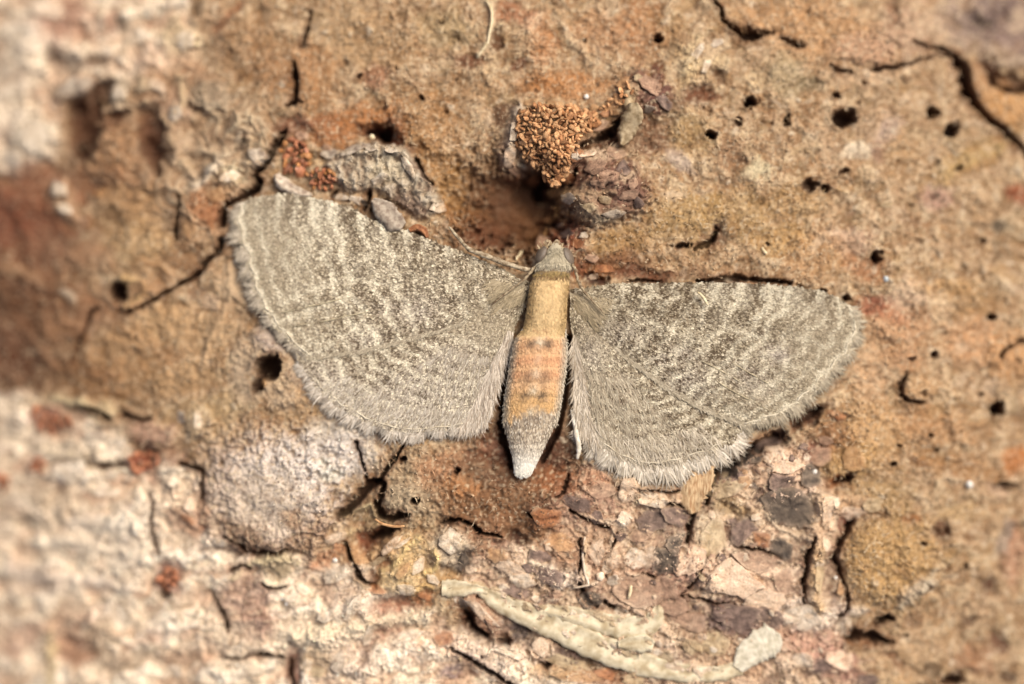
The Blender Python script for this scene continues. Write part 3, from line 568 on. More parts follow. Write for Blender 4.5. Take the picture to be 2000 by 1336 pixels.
CRACKS_SHADOWS = [
    ([(556, 255, 8), (548, 272, 12), (536, 292, 12), (522, 318, 11), (502, 336, 8)], .75), ([(497, 345, 8), (507, 357, 14), (492, 374, 17), (478, 384, 11), (455, 393, 6), (440, 402, 8), (436, 438, 10)], .8),
    ([(434, 468, 10), (428, 488, 10), (415, 500, 6), (398, 520, 12), (384, 538, 10), (352, 553, 4), (325, 572, 5), (288, 593, 5), (248, 611, 5), (228, 606, 3)], .65),
    ([(195, 600, 3), (178, 612, 5), (166, 645, 5), (152, 680, 6), (140, 705, 4)], .35), ([(352, 382, 5), (348, 410, 7), (343, 440, 11), (345, 470, 5)], .6), ([(606, 18, 3), (603, 45, 4), (595, 75, 5), (591, 92, 5)], .4),
    ([(574, 122, 5), (577, 145, 11), (578, 175, 10), (574, 198, 13), (560, 205, 5)], .8),
    ([(1390, 0, 5), (1408, 20, 7), (1412, 38, 7), (1430, 56, 12), (1450, 64, 20), (1472, 70, 18), (1488, 64, 8), (1510, 66, 4)], .7), ([(1525, 74, 6), (1545, 82, 9), (1570, 90, 6)], .6), ([(1618, 128, 3), (1628, 132, 6), (1640, 138, 7), (1662, 141, 4)], .45),
    ([(1700, 137, 4), (1715, 136, 9), (1742, 133, 6), (1790, 120, 3), (1825, 108, 2), (1866, 110, 4)], .4), ([(1785, 82, 4), (1815, 92, 6), (1850, 98, 6), (1866, 108, 5)], .45),
    ([(1866, 112, 14), (1882, 140, 20), (1888, 170, 18), (1903, 203, 14), (1928, 233, 11), (1958, 254, 10), (1985, 280, 10), (2010, 305, 8), (2080, 380, 8)], .95),
    ([(788, 872, 4), (776, 890, 6), (758, 912, 8), (744, 932, 10), (726, 945, 14), (700, 974, 14), (680, 995, 16), (660, 1010, 6)], .7), ([(696, 862, 3), (703, 890, 4), (714, 925, 5), (716, 945, 4)], .35),
    ([(735, 940, 14), (752, 945, 8), (745, 965, 12), (738, 985, 10), (748, 1008, 14), (766, 1012, 14), (790, 1006, 12), (800, 1002, 5)], .6), ([(724, 1050, 14), (742, 1043, 20), (762, 1034, 20), (778, 1030, 6)], .7),
    ([(862, 1022, 6), (880, 1016, 8), (900, 1016, 8), (925, 1028, 8), (940, 1040, 8), (978, 1046, 5)], .6), ([(675, 1065, 8), (690, 1098, 8), (705, 1130, 8), (735, 1145, 5)], .45),
    ([(392, 1075, 3), (330, 900, 3)], .0), ([(352, 905, 4), (374, 912, 9), (396, 915, 6)], .4), ([(398, 922, 6), (392, 948, 7), (396, 972, 5)], .25), ([(436, 1044, 3), (470, 1068, 6), (505, 1079, 7), (545, 1078, 5), (562, 1070, 2)], .32),  # last two: the dome's shaded left side and lower rim, painted dark
    ([(292, 962, 2), (301, 985, 5), (296, 1020, 4), (299, 1050, 6), (312, 1080, 3)], .35), ([(195, 912, 4), (240, 905, 6)], .25), ([(448, 1115, 6), (470, 1104, 6), (488, 1108, 4)], .3), ([(408, 1150, 4), (430, 1185, 6), (446, 1220, 7), (446, 1230, 4)], .4), ([(512, 1140, 3), (530, 1150, 6), (556, 1148, 4)], .35),
    ([(430, 1283, 2), (465, 1288, 4), (495, 1278, 4), (520, 1278, 5), (552, 1284, 6)], .5), ([(566, 1290, 7), (566, 1320, 9), (575, 1345, 7)], .5), ([(236, 797, 4), (245, 812, 10), (272, 820, 8), (292, 818, 4)], .45), ([(150, 796, 4), (185, 800, 8), (215, 814, 6)], .35),
    ([(880, 1262, 3), (915, 1288, 7), (960, 1312, 7), (1005, 1340, 6)], .5), ([(930, 1165, 6), (948, 1172, 9), (952, 1180, 4)], .4), ([(1055, 1293, 4), (1068, 1303, 6), (1085, 1285, 5)], .35),
    ([(1360, 549, 5), (1415, 546, 12), (1445, 542, 14), (1480, 546, 9), (1545, 552, 5)], .45), ([(1225, 550, 3), (1262, 547, 6), (1290, 549, 3)], .3), ([(1360, 484, 5), (1376, 478, 15), (1392, 470, 10), (1402, 450, 6)], .6), ([(1322, 482, 8), (1340, 478, 12), (1350, 476, 4)], .4),  # first two: shadow gap along the right forewing's front edge, painted dark
    ([(1772, 728, 3), (1758, 752, 7), (1760, 772, 7), (1778, 785, 7), (1808, 784, 4)], .35), ([(1950, 700, 3), (1962, 682, 5), (1985, 668, 5), (2010, 664, 5)], .4), ([(1668, 1008, 6), (1655, 1035, 9), (1640, 1060, 8), (1630, 1090, 10), (1640, 1115, 9)], .5), ([(1592, 1050, 3), (1577, 1085, 8), (1572, 1120, 7), (1569, 1150, 7), (1572, 1180, 4)], .6),  # first: shaded left and underside of the round bump, painted as an arc
    ([(1640, 1115, 3), (1652, 1150, 5), (1656, 1190, 5), (1640, 1200, 8), (1640, 1240, 4)], .35), ([(1648, 1244, 10), (1675, 1240, 20), (1712, 1246, 16), (1745, 1256, 6)], .7), ([(1712, 1212, 10), (1728, 1206, 20), (1742, 1210, 8)], .7),
    ([(1392, 930, 10), (1412, 910, 20), (1455, 888, 24), (1500, 862, 20), (1528, 850, 8)], .32), ([(1552, 832, 8), (1580, 812, 16), (1604, 800, 8)], .3), ([(1325, 948, 8), (1345, 930, 10)], .3),  # middle one: the right wing's shadow, drawn like a crack
    ([(1382, 1080, 3), (1370, 1110, 4), (1352, 1142, 4), (1332, 1165, 4)], .35), ([(1398, 925, 10), (1385, 950, 14), (1378, 985, 12)], .6), ([(1355, 1005, 8), (1346, 1035, 10), (1338, 1070, 8), (1332, 1095, 6)], .5), ([(1300, 985, 3), (1335, 988, 4), (1350, 1000, 4)], .3), ([(1436, 1068, 3), (1470, 1072, 4), (1505, 1080, 5), (1525, 1090, 5)], .3),
    ([(1345, 1165, 3), (1400, 1180, 4), (1425, 1182, 3)], .3), ([(1206, 1040, 2), (1190, 1080, 3), (1184, 1130, 2)], .3), ([(1132, 1050, 4), (1135, 1085, 4), (1130, 1120, 4)], .3), ([(1115, 995, 4), (1150, 1018, 5), (1190, 1030, 4)], .3), ([(1090, 1012, 5), (1060, 1016, 7), (1035, 1005, 4)], .3),
    ([(1085, 970, 4), (1100, 960, 8), (1112, 930, 4)], .35), ([(1190, 262, 16), (1165, 272, 12), (1138, 284, 7)], .55), ([(1212, 235, 10), (1200, 255, 16)], .5), ([(1125, 332, 6), (1118, 350, 9), (1112, 362, 6)], .4), ([(1065, 440, 6), (1080, 436, 10), (1092, 442, 5)], .4),  # slot beside the pointed flake includes that flake's painted shadow
    ([(814, 310, 4), (828, 345, 7), (845, 362, 5)], .35), ([(716, 255, 5), (735, 258, 18), (748, 268, 14)], .45), ([(722, 375, 6), (715, 395, 12), (710, 408, 8)], .45), ([(660, 372, 3), (650, 385, 6)], .3), ([(1965, 180, 6), (1990, 172, 9), (2020, 172, 8)], .4), ([(1930, 140, 6), (1945, 165, 8), (1970, 178, 6)], .3),
    ([(985, 700, 10), (978, 745, 12), (985, 790, 12), (978, 830, 14), (990, 880, 10), (1000, 915, 6)], .45), ([(1112, 660, 10), (1108, 720, 10), (1100, 790, 12), (1085, 850, 14), (1060, 900, 10)], .45), ([(1210, 955, 5), (1310, 962, 5), (1350, 955, 4)], .25), ([(1240, 1140, 3), (1225, 1160, 5)], .3), ([(700, 860, 2), (640, 860, 2)], .0),  # long pair beside the abdomen: its shade, carved and painted into the bark
    ([(1130, 1140, 8), (1145, 1175, 12), (1165, 1185, 6)], .35), ([(1180, 1175, 6), (1205, 1190, 8), (1225, 1196, 4)], .35), ([(1255, 1120, 4), (1275, 1128, 6), (1290, 1136, 4)], .3), ([(900, 1166, 6), (908, 1195, 12), (918, 1215, 14), (940, 1238, 14), (952, 1242, 8)], .5), ([(1000, 1190, 3), (1030, 1206, 7), (1062, 1220, 4)], .4), ([(1070, 1240, 8), (1120, 1262, 12), (1160, 1280, 9), (1220, 1302, 10), (1245, 1312, 6)], .5),  # last two: shade along the stalk's lower edge, drawn like cracks
]
for c in CRACKS_SHADOWS:
    if c[1] > 0:
        crack(*c)


# --- beetle holes and painted shade spots: (cx, cy, rx, ry, rotation, depth)
def hole(cx, cy, rx, ry, rot, depth):
    sl, _, d = blob(cx, cy, rx, ry, rot, .1, .42, True)
    m = sstep(1.25, .62, d)
    H[sl] -= depth * m
    rim = np.exp(-((d - 1.35) / .25) ** 2)
    H[sl] += .025 * rim
    C[sl] = mixc(C[sl], sstep(1.5, .9, d) * .6, lin((112, 68, 42)))
    C[sl] = mixc(C[sl], m * .75, lin((58, 34, 22)))  # the hole's inner shade is painted in too


HOLES_SHADE = [
    (1465, 200, 10, 12, 30, .6), (1441, 238, 7, 9, 0, .18), (1388, 262, 10, 9, 0, .8), (1538, 236, 6, 12, 20, .4), (1648, 230, 22, 17, 5, .7), (1634, 187, 9, 6, 0, .2), (1822, 218, 10, 11, 0, .8), (1858, 254, 12, 17, 35, .7),
    (1582, 363, 16, 12, -15, .35), (1612, 367, 9, 7, 0, .4), (1646, 335, 10, 5, -20, .2), (1710, 502, 9, 12, 30, .5), (1935, 620, 8, 8, 0, .6), (1825, 690, 6, 6, 0, .4), (1946, 800, 13, 13, 0, .9), (1285, 76, 9, 8, 0, .5), (1653, 582, 7, 6, 0, .3), (1606, 566, 6, 4, 0, .3),
    (232, 570, 17, 20, -10, .75), (524, 718, 24, 24, 0, .9), (505, 752, 9, 18, 35, .5), (810, 978, 7, 7, 0, .6), (892, 922, 6, 6, 0, .35), (787, 895, 6, 5, 0, .3), (1965, 945, 18, 5, 5, .4), (750, 262, 16, 12, 0, .5), (1054, 368, 14, 22, 20, .5), (1036, 350, 18, 8, 0, .3),  # last two: shade under the frass overhang, sunk and painted dark
    (1650, 938, 20, 5, -15, .3), (1500, 475, 3, 3, 0, .2), (1858, 1328, 22, 8, 0, .4), (1460, 1023, 10, 10, 0, .0), (985, 1250, 14, 12, 0, .5), (1818, 850, 5, 5, 0, .3), (1885, 520, 5, 5, 0, .2), (1745, 905, 5, 4, 0, .25), (1780, 700, 8, 5, 0, .15), (1870, 330, 6, 5, 0, .2), (1915, 770, 5, 4, 0, .2),
    (1830, 880, 6, 3, 0, .2), (1920, 470, 6, 5, 0, .2), (1755, 870, 5, 4, 0, .2), (600, 55, 5, 5, 0, .2), (823, 192, 5, 5, 0, .2), (700, 150, 5, 4, 0, .15), (860, 45, 5, 4, 0, .2), (1142, 80, 5, 4, 0, .2), (1885, 1105, 5, 5, 0, .2), (1770, 1240, 5, 4, 0, .2), (1800, 1060, 5, 5, 0, .2),
]
for h in HOLES_SHADE:
    if h[5] > 0:
        hole(*h)
# pale plug in the long hole beside the left wing
paint(517, 748, 9, 7, -30, (206, 160, 112), .9, h=.35, crisp=True)
prng = random.Random(21)
for _ in range(260):
    u, v = prng.uniform(420, 2020), prng.uniform(-20, 1350)
    if v > 880 and u < 1660: continue
    r = prng.uniform(2.0, 5.5)
    if prng.random() < .55:
        paint(u, v, r * prng.uniform(.8, 1.8), r, prng.uniform(0, 180), (104, 70, 46), prng.uniform(.4, .8), h=-prng.uniform(.03, .12), crisp=True)
    else:
        paint(u, v, r * prng.uniform(.8, 2.2), r, prng.uniform(0, 180), (226, 204, 176), prng.uniform(.4, .8), h=prng.uniform(.0, .04), crisp=True)
for _ in range(90):
    u, v = prng.uniform(1150, 2020), prng.uniform(-20, 1350)
    if 860 < v and u < 1660: continue
    paint(u, v, prng.uniform(8, 26), prng.uniform(5, 14), prng.uniform(-40, 40), prng.choice([(206, 178, 148), (150, 112, 78), (190, 154, 126), (128, 92, 64), (176, 140, 96), (214, 186, 156)]), prng.uniform(.3, .6), h=prng.uniform(-.03, .04))
luma = (C @ np.array([.3, .59, .11], F))[..., None]
C = (luma + .97 * (C - luma)) * .96
C = C * (1 + (1 - np.maximum(cream, cork * .7))[..., None] * np.array([-.07, -.05, -.07], F))
C = np.clip(C, .004, .82)


# ------------------------------------------------------------------ mesh helpers
def link(name, me, parent=None, loc=(0, 0, 0)):
    o = bpy.data.objects.new(name, me)
    COL.objects.link(o)
    o.location = loc
    if parent is not None:
        o.parent = parent
    return o


def tag(o, label=None, cat=None, group=None, kind=None):
    if label: o['label'] = label
    if cat: o['category'] = cat
    if group: o['group'] = group
    if kind: o['kind'] = kind
    return o


def empty(name, loc, label, cat, group=None):
    o = link(name, None, None, loc)
    o.empty_display_size = .2
    return tag(o, label, cat, group)


def np_mesh(name, verts, faces, mat, cols=None, smooth=True):
    """verts (n,3); faces (m,k) all of one size."""
    verts = np.asarray(verts, F); faces = np.asarray(faces, np.int32)
    me = bpy.data.meshes.new(name)
    n, (m, k) = len(verts), faces.shape
    me.vertices.add(n)
    me.vertices.foreach_set('co', verts.ravel())
    me.loops.add(m * k)
    me.loops.foreach_set('vertex_index', faces.ravel())
    me.polygons.add(m)
    me.polygons.foreach_set('loop_start', np.arange(0, m * k, k, dtype=np.int32))
    me.polygons.foreach_set('loop_total', np.full(m, k, np.int32))
    me.polygons.foreach_set('use_smooth', np.full(m, smooth, bool))
    if cols is not None:
        ca_ = me.color_attributes.new('tint', 'FLOAT_COLOR', 'POINT')
        c4 = np.ones((n, 4), F); c4[:, :3] = np.asarray(cols, F)
        ca_.data.foreach_set('color', c4.ravel())
    me.update(calc_edges=True)
    me.materials.append(mat)
    return me


def grid_faces(nr, nc, wrap=False):
    i = np.arange(nr - 1)[:, None]; j = np.arange(nc if wrap else nc - 1)[None]
    a = i * nc + j; b = i * nc + (j + 1) % nc
    return np.stack([a, b, b + nc, a + nc], -1).reshape(-1, 4)


def mat_tint(name, rough=.85, fine=40.0, amount=.25, bump=.25, dist=.02, spec=.25, trans=0.0, sheen=0.0):
    """Surface colour from the mesh's own pigment (attribute tint), broken up by noise, with fine relief."""
    m = bpy.data.materials.new(name); m.use_nodes = True
    t = m.node_tree; b = t.nodes['Principled BSDF']
    a = t.nodes.new('ShaderNodeAttribute'); a.attribute_name = 'tint'
    co = t.nodes.new('ShaderNodeTexCoord')
    n = t.nodes.new('ShaderNodeTexNoise'); n.inputs['Scale'].default_value = fine; n.inputs['Detail'].default_value = 4
    t.links.new(co.outputs['Object'], n.inputs['Vector'])
    r = t.nodes.new('ShaderNodeMapRange')
    r.inputs['From Min'].default_value = .25; r.inputs['From Max'].default_value = .75
    r.inputs['To Min'].default_value = 1 - amount; r.inputs['To Max'].default_value = 1 + amount
    t.links.new(n.outputs['Fac'], r.inputs['Value'])
    x = t.nodes.new('ShaderNodeVectorMath'); x.operation = 'SCALE'
    t.links.new(a.outputs['Color'], x.inputs[0]); t.links.new(r.outputs['Result'], x.inputs['Scale'])
    t.links.new(x.outputs['Vector'], b.inputs['Base Color'])
    if bump:
        bp = t.nodes.new('ShaderNodeBump'); bp.inputs['Strength'].default_value = bump; bp.inputs['Distance'].default_value = dist
        t.links.new(n.outputs['Fac'], bp.inputs['Height']); t.links.new(bp.outputs['Normal'], b.inputs['Normal'])
    b.inputs['Roughness'].default_value = rough
    b.inputs['Specular IOR Level'].default_value = spec
    if sheen:
        b.inputs['Sheen Weight'].default_value = sheen
    if trans:
        b.inputs['Transmission Weight'].default_value = 0
    return m


def mat_plain(name, c1, c2, scale=14.0, rough=.7, bump=.4, spec=.3, stretch=(1, 1, 1), rand=.25):
    """Two-tone noise material with per-object brightness variation."""
    m = bpy.data.materials.new(name); m.use_nodes = True
    t = m.node_tree; b = t.nodes['Principled BSDF']
    co = t.nodes.new('ShaderNodeTexCoord'); mp = t.nodes.new('ShaderNodeMapping'); mp.inputs['Scale'].default_value = stretch
    n = t.nodes.new('ShaderNodeTexNoise'); n.inputs['Scale'].default_value = scale; n.inputs['Detail'].default_value = 5
    t.links.new(co.outputs['Object'], mp.inputs['Vector']); t.links.new(mp.outputs['Vector'], n.inputs['Vector'])
    rp = t.nodes.new('ShaderNodeValToRGB')
    rp.color_ramp.elements[0].position = .36; rp.color_ramp.elements[1].position = .64
    rp.color_ramp.elements[0].color = (*[float(v) for v in lin(c1)], 1); rp.color_ramp.elements[1].color = (*[float(v) for v in lin(c2)], 1)
    t.links.new(n.outputs['Fac'], rp.inputs['Fac'])
    oi = t.nodes.new('ShaderNodeObjectInfo'); r = t.nodes.new('ShaderNodeMapRange')
    r.inputs['To Min'].default_value = 1 - rand; r.inputs['To Max'].default_value = 1 + rand
    t.links.new(oi.outputs['Random'], r.inputs['Value'])
    x = t.nodes.new('ShaderNodeVectorMath'); x.operation = 'SCALE'
    t.links.new(rp.outputs['Color'], x.inputs[0]); t.links.new(r.outputs['Result'], x.inputs['Scale'])
    t.links.new(x.outputs['Vector'], b.inputs['Base Color'])
    bp = t.nodes.new('ShaderNodeBump'); bp.inputs['Strength'].default_value = bump; bp.inputs['Distance'].default_value = .03
    t.links.new(n.outputs['Fac'], bp.inputs['Height']); t.links.new(bp.outputs['Normal'], b.inputs['Normal'])
    b.inputs['Roughness'].default_value = rough
    b.inputs['Specular IOR Level'].default_value = spec
    return m


# ------------------------------------------------------------------ the bark
M_BARK = mat_tint('bark', rough=.82, fine=26.0, amount=.20, bump=.22, dist=.03, spec=.25)
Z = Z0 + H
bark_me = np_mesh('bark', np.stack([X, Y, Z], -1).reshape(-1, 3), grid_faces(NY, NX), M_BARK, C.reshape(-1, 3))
bark = tag(link('bark_surface', bark_me), kind='structure')
bark['label'] = 'cracked tan and cream tree bark the moth rests on'


def bark_z(x, y):
    """Height of the finished bark at world x, y (nearest grid vertex)."""
    i = np.clip(np.searchsorted(xs, np.asarray(x)), 0, NX - 1); j = np.clip(np.searchsorted(ys, np.asarray(y)), 0, NY - 1)
    return Z[j, i]


def on_bark(u, v, lift=0.0, r=0.0):
    x, y, _ = at(u, v)
    z = float(bark_z(x, y))
    if r:                                    # seat on the average of the neighbourhood
        ring = [float(bark_z(x + r * math.cos(a), y + r * math.sin(a))) for a in np.linspace(0, 6.28, 9)[:-1]]
        z = max(z, float(np.median(ring)))
    return Vector((float(x), float(y), z + lift))


# ------------------------------------------------------------------ bark flakes: scales that could be prised off, parts of the bark
PIG = {
    'purple': ((84, 68, 62), (144, 120, 106)), 'dark': ((54, 48, 44), (124, 108, 92)), 'brown': ((134, 106, 86), (192, 156, 128)),
    'rust': ((138, 82, 50), (196, 136, 90)), 'pink': ((202, 170, 140), (238, 214, 186)), 'cream': ((206, 180, 150), (244, 228, 204)),
    'olive': ((152, 130, 96), (206, 184, 148)), 'grey': ((150, 130, 112), (208, 192, 170)), 'tan': ((156, 112, 72), (208, 164, 116))}
FLAKE = {k: mat_plain(k + '_scale', *v, 9) for k, v in PIG.items()}
M_FLAKE = mat_tint('bark_flakes', rough=.78, fine=22.0, amount=.30, bump=.5, dist=.03, spec=.3)


def put_flake(u, v, rx, ry, rot, kind, thick=.07, name='bark_flake', tilt=None, sides=None):
    """A thin broken plate of bark: angular outline, top that follows the bark under it, undercut rim."""
    rx, ry = rx / 100, ry / 100
    big = max(rx, ry)
    n = sides or (30 if big > .25 else 20)
    rings = (1.0, .93, .74, .52, .28) if big > .16 else (1.0, .9, .5)
    k = random.randint(5, 8)
    corner = sorted((2 * math.pi * (i + random.uniform(-.32, .32)) / k, random.uniform(.72, 1.2)) for i in range(k))
    cx = [math.cos(a) * r for a, r in corner]; cy = [math.sin(a) * r for a, r in corner]
    cx.append(cx[0]); cy.append(cy[0])
    per = np.linspace(0, k, n, endpoint=False)
    ox = np.interp(per, range(k + 1), cx); oy = np.interp(per, range(k + 1), cy)
    ox = ox * (1 + rng.normal(0, .05, n)) * rx; oy = oy * (1 + rng.normal(0, .05, n)) * ry
    c_, s_ = math.cos(math.radians(-rot)), math.sin(math.radians(-rot))
    ox, oy = ox * c_ - oy * s_, ox * s_ + oy * c_
    x0, y0, _ = at(u, v); x0, y0 = float(x0), float(y0)
    scl = np.array(rings)
    px = np.concatenate([(ox[None] * scl[:, None]).ravel(), [0]]); py = np.concatenate([(oy[None] * scl[:, None]).ravel(), [0]])
    ring = np.concatenate([np.array([bark_z(x0 + ox * q, y0 + oy * q) for q in (1.0, .6)]).ravel(), [bark_z(x0, y0)]])
    plane = np.linalg.lstsq(np.stack([np.concatenate([ox, ox * .6, [0]]), np.concatenate([oy, oy * .6, [0]]), np.ones(2 * n + 1)], 1), ring, rcond=None)[0]
    under = px * plane[0] + py * plane[1] + plane[2]
    own = bark_z(x0 + px, y0 + py)
    top = under * .72 + np.clip(own, under - .15, under + .15) * .28
    w = np.concatenate([np.repeat(scl, n), [0]])
    tx, ty = rng.normal(0, .10, 2) if tilt is None else tilt
    top = top + thick * (1 - .35 * w ** 4) + px * tx + py * ty + thick * .35 * noise((px * 8 + u).astype(F), (py * 8 + v).astype(F), 36)
    top = np.maximum(top, own + .012)
    bot = np.minimum(bark_z(x0 + ox, y0 + oy), under[:n]) - .04
    zz = np.concatenate([bot, top]); xx = np.concatenate([ox * .97, px]); yy = np.concatenate([oy * .97, py])
    loc = (x0, y0, float(plane[2]))
    vs = np.stack([xx, yy, zz - loc[2]], 1)
    R = len(rings)
    fs = [(a * n + i, a * n + (i + 1) % n, (a + 1) * n + (i + 1) % n, (a + 1) * n + i) for a in range(R) for i in range(n)]
    fs += [(R * n + i, R * n + (i + 1) % n, (R + 1) * n) for i in range(n)]
    me = bpy.data.meshes.new(name)
    me.from_pydata(vs.tolist(), [], fs)
    me.polygons.foreach_set('use_smooth', np.ones(len(fs), bool))
    ii = np.clip(np.searchsorted(xs, x0 + xx), 0, NX - 1); jj = np.clip(np.searchsorted(ys, y0 + yy), 0, NY - 1)
    c1, c2 = (lin(q) for q in PIG[kind])
    m = np.clip(.5 + .8 * noise((x0 + xx).astype(F) * 9, (y0 + yy).astype(F) * 9, 33) + rng.normal(0, .12, len(xx)), 0, 1)[:, None]
    col = (c1 * (1 - m) + c2 * m) * random.uniform(.85, 1.15)
    k_ = .06 if kind in ('purple', 'dark', 'grey') else .28
    wear = np.concatenate([np.full(n, .5), np.where(w > .9, .30 + k_, k_)])[:, None]
    col = col * (1 - wear) + C[jj, ii] * wear
    ca2 = me.color_attributes.new('tint', 'FLOAT_COLOR', 'POINT')
    ca2.data.foreach_set('color', np.concatenate([col, np.ones((len(col), 1))], 1).astype(F).ravel())
    me.materials.append(M_FLAKE)
    return link(name, me, bark, loc)


